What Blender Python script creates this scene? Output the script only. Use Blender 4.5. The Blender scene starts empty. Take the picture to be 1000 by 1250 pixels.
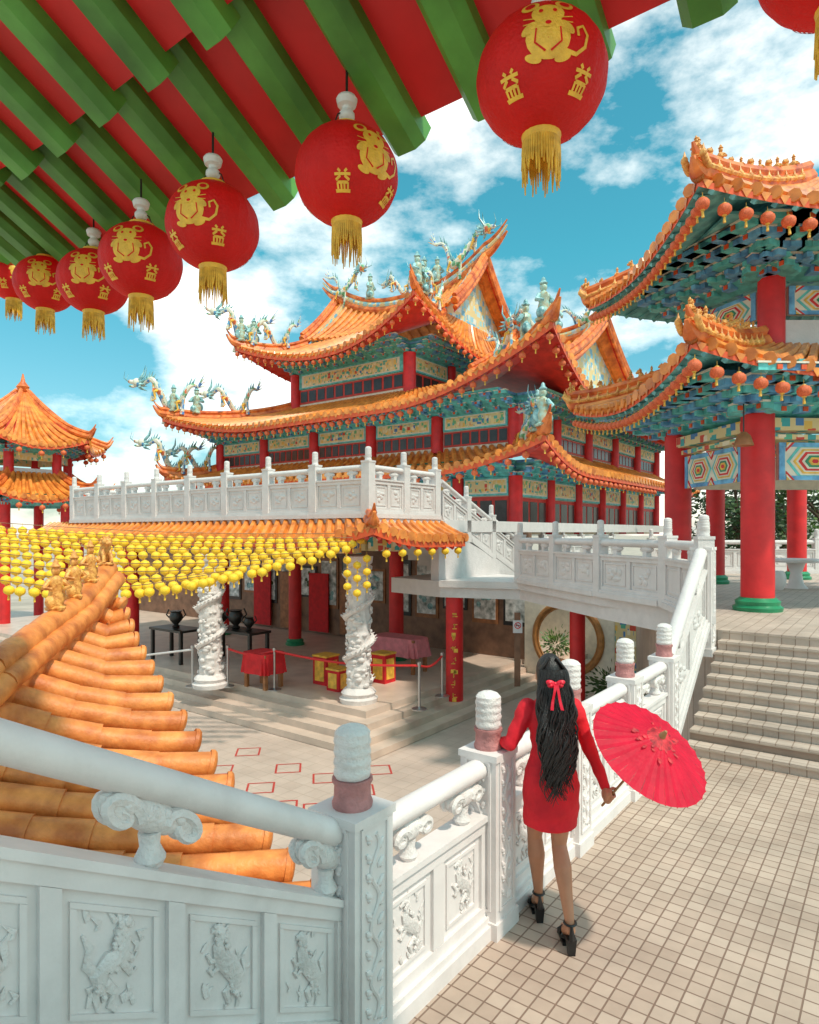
import bpy, bmesh, math, random
from mathutils import Vector, Matrix, noise
C = bpy.context.scene.collection
R = random.Random(7)
PI = math.pi
ZC, F, HY = 2.44, 800.0, 650.0
def at(px, py, Y): return Vector(((px-500)/F*Y, Y, ZC+(HY-py)/F*Y))
def W(u, v, z=0.0): return Vector((.6*u+.8*v, .8*u-.6*v, z))
U = Vector((.6, .8, 0)); V = Vector((.8, -.6, 0)); Z = Vector((0, 0, 1))
X1 = Vector((1, 0, 0)); Y1 = Vector((0, 1, 0))
# ------------------------------------------------------------------ mesh builder
class MB:
    def __init__(s): s.v = []; s.f = []; s.m = []; s.cur = 0
    def add(s, vs, fs):
        b = len(s.v); s.v += [tuple(p) for p in vs]
        for f in fs: s.f.append(tuple(b+i for i in f)); s.m.append(s.cur)
    def box(s, c, hx, hy, hz, ax=(X1, Y1, Z)):
        a, b, d = ax; c = Vector(c); vs = []
        for k in (-1, 1):
            for j in (-1, 1):
                for i in (-1, 1): vs.append(c+a*hx*i+b*hy*j+d*hz*k)
        s.add(vs, [(0,2,3,1),(4,5,7,6),(0,1,5,4),(2,6,7,3),(0,4,6,2),(1,3,7,5)])
    def prism(s, bot, top):
        n = len(bot)
        s.add(list(bot)+list(top), [tuple(range(n-1,-1,-1)), tuple(range(n,2*n))]+[(i,(i+1)%n,n+(i+1)%n,n+i) for i in range(n)])
    def poly(s, pts, z0, z1): s.prism([Vector((p[0],p[1],z0)) for p in pts], [Vector((p[0],p[1],z1)) for p in pts])
    def strip(s, P0, P1, a0, b0, a1, b1, th):
        P0 = Vector((P0[0],P0[1],0)); P1 = Vector((P1[0],P1[1],0))
        d = (P1-P0).normalized(); n = Vector((-d.y, d.x, 0))*th*.5
        q = lambda P, z, k: Vector((P.x,P.y,z))+n*k
        s.prism([q(P0,a0,-1),q(P1,a1,-1),q(P1,a1,1),q(P0,a0,1)], [q(P0,b0,-1),q(P1,b1,-1),q(P1,b1,1),q(P0,b0,1)])
    def tube(s, pts, rad, n=8, sq=None, cap=True):
        pts = [Vector(p) for p in pts]; m = len(pts)
        if not isinstance(rad, (list, tuple)): rad = [rad]*m
        vs = []; prev = None
        for i, p in enumerate(pts):
            t = (pts[min(i+1,m-1)]-pts[max(i-1,0)])
            t = t.normalized() if t.length > 1e-9 else Vector((0,0,1))
            if prev is None:
                ref = Z if abs(t.z) < .9 else X1
                a = t.cross(ref).normalized()
            else:
                a = prev-t*prev.dot(t)
                a = a.normalized() if a.length > 1e-6 else t.orthogonal().normalized()
            prev = a; b = t.cross(a)
            for k in range(n):
                w = 2*PI*k/n; o = a*math.cos(w)*rad[i]+b*math.sin(w)*rad[i]
                if sq is not None: o = o-sq[0]*o.dot(sq[0])*(1-sq[1])
                vs.append(p+o)
        fs = [(i*n+k, i*n+(k+1)%n, (i+1)*n+(k+1)%n, (i+1)*n+k) for i in range(m-1) for k in range(n)]
        if cap: fs += [tuple(range(n-1,-1,-1)), tuple((m-1)*n+k for k in range(n))]
        s.add(vs, fs)
    def capsule(s, p, q, r0, r1, n=12):
        p = Vector(p); q = Vector(q); d = (q-p).normalized(); P = []; r = []
        for a in (90, 60, 30): P.append(p-d*r0*math.sin(math.radians(a))); r.append(max(r0*math.cos(math.radians(a)), r0*.05))
        P.append(p); r.append(r0); P.append(q); r.append(r1)
        for a in (30, 60, 90): P.append(q+d*r1*math.sin(math.radians(a))); r.append(max(r1*math.cos(math.radians(a)), r1*.05))
        s.tube(P, r, n)
    def lathe(s, c, prof, n=16, fn=None, ax=(X1, Y1, Z)):
        c = Vector(c); vs = []
        for (r, z) in prof:
            for k in range(n):
                w = 2*PI*k/n; rr = r if fn is None else fn(r, z, w)
                vs.append(c+ax[0]*math.cos(w)*rr+ax[1]*math.sin(w)*rr+ax[2]*z)
        m = len(prof)
        fs = [(i*n+k, i*n+(k+1)%n, (i+1)*n+(k+1)%n, (i+1)*n+k) for i in range(m-1) for k in range(n)]
        fs += [tuple(range(n-1,-1,-1)), tuple((m-1)*n+k for k in range(n))]
        s.add(vs, fs)
    def ell(s, c, rx, ry, rz, n=12, m=8, ax=(X1, Y1, Z)):
        c = Vector(c); vs = []
        for i in range(m+1):
            t = PI*i/m; q = max(math.sin(t), .02)
            for k in range(n):
                w = 2*PI*k/n
                vs.append(c+ax[0]*(rx*q*math.cos(w))+ax[1]*(ry*q*math.sin(w))+ax[2]*(-rz*math.cos(t)))
        fs = [(i*n+k, i*n+(k+1)%n, (i+1)*n+(k+1)%n, (i+1)*n+k) for i in range(m) for k in range(n)]
        fs += [tuple(range(n-1,-1,-1)), tuple(m*n+k for k in range(n))]
        s.add(vs, fs)
    def grid(s, rows):
        n = len(rows[0]); vs = [p for r in rows for p in r]
        s.add(vs, [(i*n+k, i*n+k+1, (i+1)*n+k+1, (i+1)*n+k) for i in range(len(rows)-1) for k in range(n-1)])
    def mesh(s, name, mats, smooth=True, ang=38, recalc=True):
        me = bpy.data.meshes.new(name); me.from_pydata(s.v, [], s.f)
        for m in mats: me.materials.append(m)
        me.polygons.foreach_set('material_index', s.m)
        if recalc:
            bm = bmesh.new(); bm.from_mesh(me); bmesh.ops.recalc_face_normals(bm, faces=bm.faces); bm.to_mesh(me); bm.free()
        if smooth:
            me.shade_smooth(); me.set_sharp_from_angle(angle=math.radians(ang))
        me.update(); return me
LOCS = {}
def thing(name, label, cat, loc=(0,0,0), group=None, local=False):
    o = bpy.data.objects.new(name, None); C.objects.link(o); o.location = loc; o.empty_display_size = .1
    o['label'] = label; o['category'] = cat
    if group: o['group'] = group
    if not local: LOCS[o.name] = Vector(loc)
    return o
def place(name, me, parent=None, label=None):
    o = bpy.data.objects.new(name, me); C.objects.link(o)
    if parent is not None:
        o.parent = parent
        if parent.name in LOCS: o.matrix_parent_inverse = Matrix.Translation(-LOCS[parent.name])
    if label: o['label'] = label
    return o
def part(mb, name, mats, parent=None, label=None, smooth=True, ang=38):
    if not isinstance(mats, (list, tuple)): mats = [mats]
    return place(name, mb.mesh(name, mats, smooth, ang), parent, label)
def single(mb, name, mats, label, cat, group=None, kind=None, smooth=True):
    o = part(mb, name, mats, None, label, smooth); o['category'] = cat
    if group: o['group'] = group
    if kind: o['kind'] = kind
    return o
def struct(mb, name, mats, label, cat='ground', smooth=False):
    return single(mb, name, mats, label, cat, None, 'structure', smooth)
def dup(o, loc=None, rotz=None, label=None, group=None, parent=None):
    c = o.copy(); C.objects.link(c)
    if parent is not None: c.parent = parent
    if loc is not None: c.location = loc
    if rotz is not None: c.rotation_euler = (0, 0, rotz)
    if label: c['label'] = label
    if group: c['group'] = group
    for ch in list(o.children): dup(ch, parent=c)
    return c
# ------------------------------------------------------------------ materials
def mat(name, col, rough=.6, var=.18, scale=4, bump=0., bscale=40, metal=0., col2=None, dirt=0., dscale=1.2, dcol=(.25,.22,.2), coat=0., trans=0.):
    m = bpy.data.materials.new(name); m.use_nodes = True; nt = m.node_tree; N = nt.nodes; L = nt.links
    b = N['Principled BSDF']; b.inputs['Roughness'].default_value = rough; b.inputs['Metallic'].default_value = metal
    if coat: b.inputs['Coat Weight'].default_value = coat; b.inputs['Coat Roughness'].default_value = .15
    tc = N.new('ShaderNodeTexCoord'); nz = N.new('ShaderNodeTexNoise'); nz.inputs['Scale'].default_value = scale; nz.inputs['Detail'].default_value = 4
    L.new(tc.outputs['Object'], nz.inputs['Vector'])
    rp = N.new('ShaderNodeValToRGB'); rp.color_ramp.elements[0].position = .32; rp.color_ramp.elements[1].position = .68
    c1 = [max(0, x*(1-var)) for x in col]; c2 = [min(1, x*(1+var)) for x in (col2 or col)]
    rp.color_ramp.elements[0].color = (*c1, 1); rp.color_ramp.elements[1].color = (*c2, 1)
    L.new(nz.outputs['Fac'], rp.inputs['Fac']); out = rp.outputs['Color']
    if dirt:
        n2 = N.new('ShaderNodeTexNoise'); n2.inputs['Scale'].default_value = dscale; n2.inputs['Detail'].default_value = 6; n2.inputs['Roughness'].default_value = .7
        L.new(tc.outputs['Object'], n2.inputs['Vector'])
        mr = N.new('ShaderNodeMapRange'); mr.inputs['From Min'].default_value = .5; mr.inputs['From Max'].default_value = .8; mr.inputs['To Max'].default_value = dirt
        L.new(n2.outputs['Fac'], mr.inputs['Value'])
        mx = N.new('ShaderNodeMixRGB'); mx.inputs['Color2'].default_value = (*dcol, 1)
        L.new(mr.outputs['Result'], mx.inputs['Fac']); L.new(out, mx.inputs['Color1']); out = mx.outputs['Color']
    L.new(out, b.inputs['Base Color'])
    if bump:
        n3 = N.new('ShaderNodeTexNoise'); n3.inputs['Scale'].default_value = bscale; n3.inputs['Detail'].default_value = 4
        L.new(tc.outputs['Object'], n3.inputs['Vector'])
        bp = N.new('ShaderNodeBump'); bp.inputs['Strength'].default_value = bump; bp.inputs['Distance'].default_value = .02
        L.new(n3.outputs['Fac'], bp.inputs['Height']); L.new(bp.outputs['Normal'], b.inputs['Normal'])
    if trans:
        tl = N.new('ShaderNodeBsdfTranslucent'); L.new(out, tl.inputs['Color']); ms = N.new('ShaderNodeMixShader'); ms.inputs['Fac'].default_value = trans
        L.new(b.outputs[0], ms.inputs[1]); L.new(tl.outputs[0], ms.inputs[2]); L.new(ms.outputs[0], N['Material Output'].inputs['Surface'])
    return m
def painted(name, cols, scale=5, rough=.5, line=(.75,.6,.3)):
    m = bpy.data.materials.new(name); m.use_nodes = True; nt = m.node_tree; N = nt.nodes; L = nt.links
    b = N['Principled BSDF']; b.inputs['Roughness'].default_value = rough
    tc = N.new('ShaderNodeTexCoord'); vo = N.new('ShaderNodeTexVoronoi'); vo.inputs['Scale'].default_value = scale
    vo.distance = 'CHEBYCHEV'
    L.new(tc.outputs['Object'], vo.inputs['Vector'])
    sp = N.new('ShaderNodeSeparateColor'); L.new(vo.outputs['Color'], sp.inputs['Color'])
    rp = N.new('ShaderNodeValToRGB'); rp.color_ramp.interpolation = 'CONSTANT'
    while len(rp.color_ramp.elements) < len(cols): rp.color_ramp.elements.new(.5)
    for i, c in enumerate(cols):
        e = rp.color_ramp.elements[i]; e.position = i/len(cols); e.color = (*c, 1)
    L.new(sp.outputs['Red'], rp.inputs['Fac'])
    r2 = N.new('ShaderNodeValToRGB'); r2.color_ramp.interpolation = 'CONSTANT'
    r2.color_ramp.elements[0].color = (0,0,0,1); r2.color_ramp.elements[1].position = .42; r2.color_ramp.elements[1].color = (1,1,1,1)
    L.new(vo.outputs['Distance'], r2.inputs['Fac'])
    mx = N.new('ShaderNodeMixRGB'); mx.inputs['Color2'].default_value = (*line,1)
    L.new(r2.outputs['Color'], mx.inputs['Fac']); L.new(rp.outputs['Color'], mx.inputs['Color1'])
    L.new(mx.outputs['Color'], b.inputs['Base Color']); return m
def tiled(name, c1, c2, mortar, pitch, msize=.012, rough=.45, rot=None, var=.25):
    m = bpy.data.materials.new(name); m.use_nodes = True; nt = m.node_tree; N = nt.nodes; L = nt.links
    b = N['Principled BSDF']; tc = N.new('ShaderNodeTexCoord'); mp = N.new('ShaderNodeMapping')
    mp.inputs['Rotation'].default_value = (0, 0, rot if rot is not None else -math.atan2(.8, .6))
    L.new(tc.outputs['Object'], mp.inputs['Vector'])
    br = N.new('ShaderNodeTexBrick'); br.offset = 0; br.squash = 1
    br.inputs['Scale'].default_value = 1; br.inputs['Brick Width'].default_value = pitch; br.inputs['Row Height'].default_value = pitch
    br.inputs['Mortar Size'].default_value = msize; br.inputs['Mortar Smooth'].default_value = .3
    br.inputs['Color1'].default_value = (*c1, 1); br.inputs['Color2'].default_value = (*c2, 1); br.inputs['Mortar'].default_value = (*mortar, 1)
    L.new(mp.outputs['Vector'], br.inputs['Vector'])
    nz = N.new('ShaderNodeTexNoise'); nz.inputs['Scale'].default_value = 1.3; nz.inputs['Detail'].default_value = 7; nz.inputs['Roughness'].default_value = .65
    L.new(tc.outputs['Object'], nz.inputs['Vector'])
    mr = N.new('ShaderNodeMapRange'); mr.inputs['From Min'].default_value = .3; mr.inputs['From Max'].default_value = .7
    mr.inputs['To Min'].default_value = 1-var; mr.inputs['To Max'].default_value = 1+var*.5
    L.new(nz.outputs['Fac'], mr.inputs['Value'])
    mx = N.new('ShaderNodeMixRGB'); mx.blend_type = 'MULTIPLY'; mx.inputs['Fac'].default_value = 1
    L.new(br.outputs['Color'], mx.inputs['Color1']); L.new(mr.outputs['Result'], mx.inputs['Color2']); L.new(mx.outputs['Color'], b.inputs['Base Color'])
    rr = N.new('ShaderNodeMapRange'); rr.inputs['To Min'].default_value = rough-.1; rr.inputs['To Max'].default_value = rough+.25
    L.new(nz.outputs['Fac'], rr.inputs['Value']); L.new(rr.outputs['Result'], b.inputs['Roughness'])
    bp = N.new('ShaderNodeBump'); bp.inputs['Strength'].default_value = .6; bp.inputs['Distance'].default_value = .006; bp.invert = True
    L.new(br.outputs['Fac'], bp.inputs['Height']); L.new(bp.outputs['Normal'], b.inputs['Normal'])
    return m
M_white = mat('white_stone', (.78,.715,.69), .5, .05, 5, .08, 70, dirt=.4, dscale=2.2, dcol=(.47,.4,.37))
M_whitefar = mat('white_paint_carved', (.68,.63,.61), .6, .06, 6, .4, 25, dirt=.4, dscale=1.5, dcol=(.43,.39,.36))
M_carve = mat('carved_white_stone', (.75,.69,.66), .6, .05, 8, .5, 60, dirt=.55, dscale=6, dcol=(.36,.32,.29))
M_pink = mat('pink_stone', (.46,.19,.18), .6, .2, 14, .6, 50)
M_orange = mat('orange_glazed_tile', (.74,.19,.025), .38, .28, 3.2, .15, 30, col2=(.82,.28,.05), dirt=.4, dscale=2.0, dcol=(.34,.08,.02), coat=.12)
M_orange2 = mat('orange_tile_near', (.68,.17,.028), .5, .22, 5, .3, 30, col2=(.79,.28,.065), dirt=.6, dscale=3.2, dcol=(.3,.09,.03))
M_ridge = mat('ridge_red_orange', (.68,.1,.022), .42, .3, 3, .4, 14, col2=(.78,.22,.045))
M_trim = mat('eave_trim_red_orange', (.78,.1,.02), .45, .2, 4)
M_figo = mat('orange_figure_glaze', (.72,.22,.03), .45, .3, 9, .5, 24, col2=(.85,.4,.1))
M_red = mat('red_paint', (.66,.018,.02), .5, .15, 3, .08, 20)
M_redd = mat('dark_red_paint', (.55,.03,.018), .5, .2, 3, .1, 20)
M_soff = mat('teal_soffit_paint', (.1,.36,.4), .5, .3, 4, .1, 20, col2=(.16,.46,.45))
M_green = mat('green_paint', (.05,.2,.022), .45, .3, 2.5, .12, 18, col2=(.09,.3,.045), dirt=.3, dscale=3, dcol=(.03,.07,.015))
M_greenb = mat('green_base', (.02,.25,.11), .4, .2, 6)
M_teal = mat('teal_paint', (.12,.52,.5), .5, .3, 5)
M_blue = mat('blue_paint', (.1,.3,.6), .5, .3, 5, col2=(.15,.42,.64))
M_gold = mat('gold_paint', (.8,.45,.06), .4, .25, 8, .3, 40)
M_cream = mat('cream_paint', (.78,.71,.58), .6, .1, 6)
M_paint = painted('painted_ornament', [(.05,.38,.4),(.8,.5,.1),(.07,.22,.48),(.1,.46,.3),(.65,.07,.04),(.84,.75,.56)], 6)
M_paint2 = painted('painted_gold_frieze', [(.84,.55,.14),(.1,.46,.4),(.87,.68,.3),(.16,.48,.22),(.84,.74,.48)], 7)
M_gable = painted('gable_mosaic', [(.3,.6,.72),(.5,.74,.78),(.2,.48,.66),(.74,.75,.68),(.35,.65,.65)], 3.2)
M_dragon = painted('multicolour_ceramic', [(.12,.36,.6),(.16,.42,.22),(.8,.42,.1),(.12,.28,.6),(.7,.16,.06),(.8,.76,.62)], 6, .4, (.7,.68,.55))
M_glass = mat('dark_window', (.04,.03,.03), .2, .3, 3)
M_brown = mat('dark_brown_wood', (.24,.125,.075), .55, .3, 3)
M_brown2 = mat('warm_brown_wood', (.36,.14,.05), .5, .3, 6)
M_gilt = mat('gilded_wood', (.42,.18,.05), .45, .25, 6, .2, 30)
M_nose = mat('step_nosing', (.42,.33,.26), .6, .15, 6)
M_black = mat('black_lacquer', (.02,.017,.015), .35, .2, 5)
M_lantern = mat('red_lantern_fabric', (.85,.015,.012), .55, .15, 5, .35, 90, trans=.4)
M_lgold = mat('lantern_gold', (.9,.5,.05), .45, .2, 20, .3, 120)
M_tassel = mat('gold_fringe', (.82,.46,.05), .6, .3, 30)
M_socket = mat('white_plastic', (.75,.74,.7), .35, .05, 5)
M_small = mat('red_orange_paper_lantern', (.9,.18,.065), .55, .2, 9, .3, 50, trans=.2)
M_yellow = mat('yellow_paper_lantern', (.98,.58,.025), .55, .08, 9, .2, 40)
M_tealdragon = mat('teal_ceramic', (.05,.28,.33), .35, .5, 6, .6, 12, col2=(.3,.5,.5))
M_orn = mat('mixed_ceramic', (.7,.42,.12), .4, .4, 7, .6, 14, col2=(.3,.5,.45))
M_skin = mat('skin', (.5,.225,.125), .5, .08, 12, .05, 120)
M_dress = mat('red_dress', (.7,.007,.02), .75, .15, 8, .35, 22)
M_hair = mat('black_hair', (.014,.01,.009), .4, .3, 20, .3, 120)
M_bow = mat('red_ribbon', (.7,.006,.03), .4, .15, 10)
M_shoe = mat('black_leather', (.012,.012,.013), .35, .2, 10)
M_para = mat('red_paper', (.82,.008,.05), .6, .12, 9, .2, 60, trans=.45)
M_para2 = mat('dark_red_paper', (.36,.004,.015), .6, .4, 30, col2=(.6,.02,.03))
M_stick = mat('bamboo_stick', (.35,.18,.07), .5, .2, 10)
M_floor = tiled('terrace_tiles', (.45,.33,.26), (.53,.405,.325), (.23,.145,.105), .102, .0055, .55)
M_stair = tiled('stair_tiles', (.5,.395,.325), (.57,.455,.38), (.33,.235,.18), .15, .006, .55)
M_court = tiled('courtyard_tiles', (.54,.42,.35), (.57,.45,.38), (.46,.35,.28), .3, .006, var=.15)
M_hallfl = mat('hall_stone', (.62,.48,.39), .4, .12, 2, .05, 20)
M_step = mat('step_stone', (.5,.4,.33), .55, .15, 5, .3, 30, dirt=.4)
M_redline = mat('red_floor_line', (.5,.05,.04), .5, .1, 5)
M_ground = mat('pale_paving', (.42,.355,.29), .9, .2, .5)
M_leaf = mat('leaf', (.05,.11,.02), .5, .5, .9, col2=(.1,.18,.03))
M_leafd = mat('dark_leaf', (.03,.07,.018), .5, .4, 1.2, col2=(.06,.11,.03))
M_bark = mat('bark', (.12,.08,.05), .9, .3, 6, .6, 20)
M_pinkcloth = mat('pink_cloth', (.7,.22,.25), .8, .15, 6, .3, 15)
M_redcloth = mat('red_cloth', (.62,.015,.02), .8, .15, 6, .3, 15)
M_metal = mat('steel', (.5,.5,.5), .3, .05, 5, metal=.9)
M_pic = mat('ink_painting', (.4,.47,.44), .6, .5, 5, col2=(.78,.75,.66))
M_signw = mat('white_sign', (.75,.75,.75), .5, .03, 5)
M_signr = mat('sign_red', (.65,.02,.02), .5, .05, 5)
# ------------------------------------------------------------------ world, sun, camera
sc = bpy.context.scene
w = bpy.data.worlds.new('World'); sc.world = w; w.use_nodes = True
N = w.node_tree.nodes; L = w.node_tree.links; N.clear()
EL = math.radians(57)
SUN = (V*.86-U*.1).normalized()*math.cos(EL)+Z*math.sin(EL)
sky = N.new('ShaderNodeTexSky'); sky.sky_type = 'NISHITA'; sky.sun_disc = False; sky.sun_elevation = EL
sky.sun_rotation = math.atan2(SUN.x, SUN.y)
tc = N.new('ShaderNodeTexCoord'); sp = N.new('ShaderNodeSeparateXYZ'); L.new(tc.outputs['Generated'], sp.inputs['Vector'])
tr = N.new('ShaderNodeValToRGB'); tr.color_ramp.elements[0].position = 0; tr.color_ramp.elements[0].color = (.9,1.0,1.0,1)
tr.color_ramp.elements[1].position = .38; tr.color_ramp.elements[1].color = (.42,1.5,1.22,1)
L.new(sp.outputs['Z'], tr.inputs['Fac'])
tint = N.new('ShaderNodeMixRGB'); tint.blend_type = 'MULTIPLY'; tint.inputs['Fac'].default_value = 1
L.new(sky.outputs['Color'], tint.inputs['Color1']); L.new(tr.outputs['Color'], tint.inputs['Color2'])
bg = N.new('ShaderNodeBackground'); bg.inputs['Strength'].default_value = .14; L.new(tint.outputs['Color'], bg.inputs['Color'])
cl = N.new('ShaderNodeBackground'); cl.inputs['Color'].default_value = (1,.89,.79,1); cl.inputs['Strength'].default_value = 3.1
mz = N.new('ShaderNodeMath'); mz.operation = 'MULTIPLY'; mz.inputs[1].default_value = 1.8; L.new(sp.outputs['Z'], mz.inputs[0])
cb = N.new('ShaderNodeCombineXYZ'); L.new(sp.outputs['X'], cb.inputs['X']); L.new(sp.outputs['Y'], cb.inputs['Y']); L.new(mz.outputs[0], cb.inputs['Z'])
nz = N.new('ShaderNodeTexNoise'); nz.inputs['Scale'].default_value = 3.9; nz.inputs['Detail'].default_value = 8; nz.inputs['Roughness'].default_value = .58
L.new(cb.outputs['Vector'], nz.inputs['Vector'])
rp = N.new('ShaderNodeValToRGB'); rp.color_ramp.elements[0].position = .45; rp.color_ramp.elements[1].position = .82
L.new(nz.outputs['Fac'], rp.inputs['Fac'])
mx = N.new('ShaderNodeMixShader'); L.new(rp.outputs['Color'], mx.inputs['Fac']); L.new(bg.outputs[0], mx.inputs[1]); L.new(cl.outputs[0], mx.inputs[2])
wo = N.new('ShaderNodeOutputWorld'); L.new(mx.outputs[0], wo.inputs['Surface'])
sl = bpy.data.lights.new('sun', 'SUN'); sl.energy = 3.3; sl.angle = math.radians(2.5); sl.color = (1,.9,.77)
so = bpy.data.objects.new('sun', sl); C.objects.link(so); so.rotation_euler = SUN.to_track_quat('Z', 'Y').to_euler()
sc.view_settings.view_transform = 'Standard'; sc.view_settings.look = 'None'; sc.view_settings.exposure = 0
cam = bpy.data.cameras.new('camera'); cam.sensor_fit = 'HORIZONTAL'; cam.sensor_width = 36; cam.lens = 28.8; cam.shift_y = .025; cam.clip_end = 3000
co = bpy.data.objects.new('camera', cam); C.objects.link(co); co.location = (0, 0, ZC); co.rotation_euler = (PI/2, 0, 0); sc.camera = co
# ------------------------------------------------------------------ ground, floors, stairs
m = MB(); m.poly([(-600,-600),(600,-600),(600,900),(-600,900)], -2.6, -2.05); struct(m, 'ground', M_ground, 'pale open ground around the temple buildings')
m = MB(); m.poly([W(-8,-40),W(24,-40),W(24,-2.2),W(-8,-2.2)], -2.04, -2.0); struct(m, 'courtyard_floor', M_court, 'beige tiled courtyard floor below the terrace')
m = MB(); m.poly([W(-8,-2.2),W(7.6,-2.2),W(7.6,14),W(-8,14)], -2.03, 0); struct(m, 'terrace_floor', M_floor, 'square beige tiles of the terrace where the person stands', 'terrace')
PAVZ = 1.15; DKZ = 1.25
m = MB(); nr = 10; tw = 2.025/nr
for i in range(nr):
    u0 = 7.6+i*tw; z1 = PAVZ*(i+1)/nr
    m.cur = 0; m.poly([W(u0,-1.9),W(u0+tw+.02 if i < nr-1 else 9.45,-1.9),W(u0+tw+.02 if i < nr-1 else 9.45,9),W(u0,9)], -.02*(i+1), z1-.035)
    m.poly([W(u0-.025,-1.9),W(u0+tw-.003,-1.9),W(u0+tw-.003,9),W(u0-.025,9)], z1-.034, z1-(.004 if i == nr-1 else 0))
    m.cur = 1; m.poly([W(u0-.028,-1.88),W(u0+.01,-1.88),W(u0+.01,9),W(u0-.028,9)], z1-.036, z1-.022)
struct(m, 'stairs', [M_stair, M_nose], 'wide tiled steps climbing from the terrace to the red pavilion', 'stairs')
PAVP = [W(9.4,-2.25),W(9.4,12),Vector((24,12,0)),Vector((24,22,0)),Vector((7.4,22,0)),Vector((4.7,13,0))]
m = MB(); m.poly(PAVP, -2.03, PAVZ); struct(m, 'pavilion_floor', M_stair, 'raised tiled floor under the red pavilion columns', 'floor')
m = MB()
for (px, py) in ((352,938),(303,918),(268,940),(318,962),(398,950),(388,988),(440,965),(345,985),(462,940)):
    c = at(px, py, (ZC+2)*F/(py-HY)); c.z = -1.996
    q = [c+U*.34, c+V*.34, c-U*.34, c-V*.34]; p = [c+U*.29, c+V*.29, c-U*.29, c-V*.29]
    for k in range(4): m.add([q[k],q[(k+1)%4],p[(k+1)%4],p[k]], [(0,1,2,3)])
struct(m, 'courtyard_marking', M_redline, 'red diamond outlines inlaid in the courtyard floor', 'floor marking')
m = MB()
for i in range(9):
    m.poly([W(2.1-i*.27,-1.93),W(2.1-i*.27,3),W(2.1-(i+1)*.27,3),W(2.1-(i+1)*.27,-1.93)], .004, .15*(i+1))
struct(m, 'entrance_stairs', M_step, 'near steps leading down to the tiled terrace', 'stairs')
# ------------------------------------------------------------------ balustrades
def relief(mb, c, rt, up, n, s, seed):
    r = random.Random(seed); fl = r.choice((-1, 1))
    P = lambda x, y: c+rt*(x*fl*s)+up*(y*s)+n*.004
    def T(pts, rad): mb.tube([P(*p) for p in pts], [q*s for q in rad], 7, (n, .6))
    j = lambda: r.uniform(-.03, .03)
    T([(-.16,-.3),(-.2,-.12),(-.08,.0+j()),(.06,.1),(.1,.24),(.03,.36)], [.05,.1,.115,.1,.075,.06])
    T([(.03,.36),(.12,.42),(.2,.38)], [.065,.06,.03]); T([(.0,.4),(-.1,.5)], [.03,.01]); T([(.05,.42),(.0,.54)], [.03,.01])
    T([(-.14,-.2),(-.02,-.28),(-.08,-.42),(.0,-.46)], [.06,.05,.035,.03]); T([(-.18,-.2),(-.24,-.34),(-.2,-.46)], [.055,.04,.03])
    T([(.06,.1),(.2,.04),(.26,.12)], [.05,.035,.025]); T([(.04,.04),(.18,-.1),(.24,-.04)], [.05,.035,.025])
    T([(-.2,-.14),(-.34,-.04),(-.3,.12),(-.38,.24)], [.05,.045,.04,.012])
    for k in range(26):
        t = k/25; x = -.2+.3*t+r.uniform(-.08,.08); y = -.3+.66*t+r.uniform(-.08,.08)
        mb.ell(P(x, y)+n*.01, .034*s, .034*s, .02*s, 6, 4, (rt, up, n))
    for k in range(12):
        x, y = r.uniform(-.38,.38), r.choice((r.uniform(-.46,-.3), r.uniform(-.1,.45)))
        mb.tube([P(x,y),P(x+r.uniform(-.06,.06),y+.07),P(x+r.uniform(-.1,.1),y+.12)], [.028*s,.03*s,.004*s], 6, (n,.5))
def cloud_bracket(mb, c, d, h, wd, th=.05):
    n = d.cross(Z)
    mb.lathe(c, [(.04,0),(.055,h*.12),(.034,h*.3),(.04,h*.5)], 10)
    mb.ell(c+Z*h*.74, wd*.36, th, h*.28, 14, 8, (d, n, Z))
    for sg in (-1, 1):
        pts = []; rd = []
        for k in range(22):
            a = k/21*2.6*PI; rr = wd*.2*(1-k/25)
            pts.append(c+Z*(h*.66)+d*(sg*(wd*.3-rr*math.cos(a)*1.0+wd*.02))+Z*(rr*math.sin(a)*.75)); rd.append(.026*(1-k/40))
        for kn in (-1, 1): mb.tube([p+n*kn*th*.62 for p in pts], rd, 6)
        mb.ell(c+Z*h*.72+d*sg*wd*.3, wd*.2, th*.85, h*.26, 10, 6, (d, n, Z))
    for k in range(5): 
        for kn in (-1, 1): mb.ell(c+Z*h*(.8)+d*((k-2)*wd*.13)+n*kn*th*.7, wd*.06, .02, h*.12, 8, 6, (d, n, Z))
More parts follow.
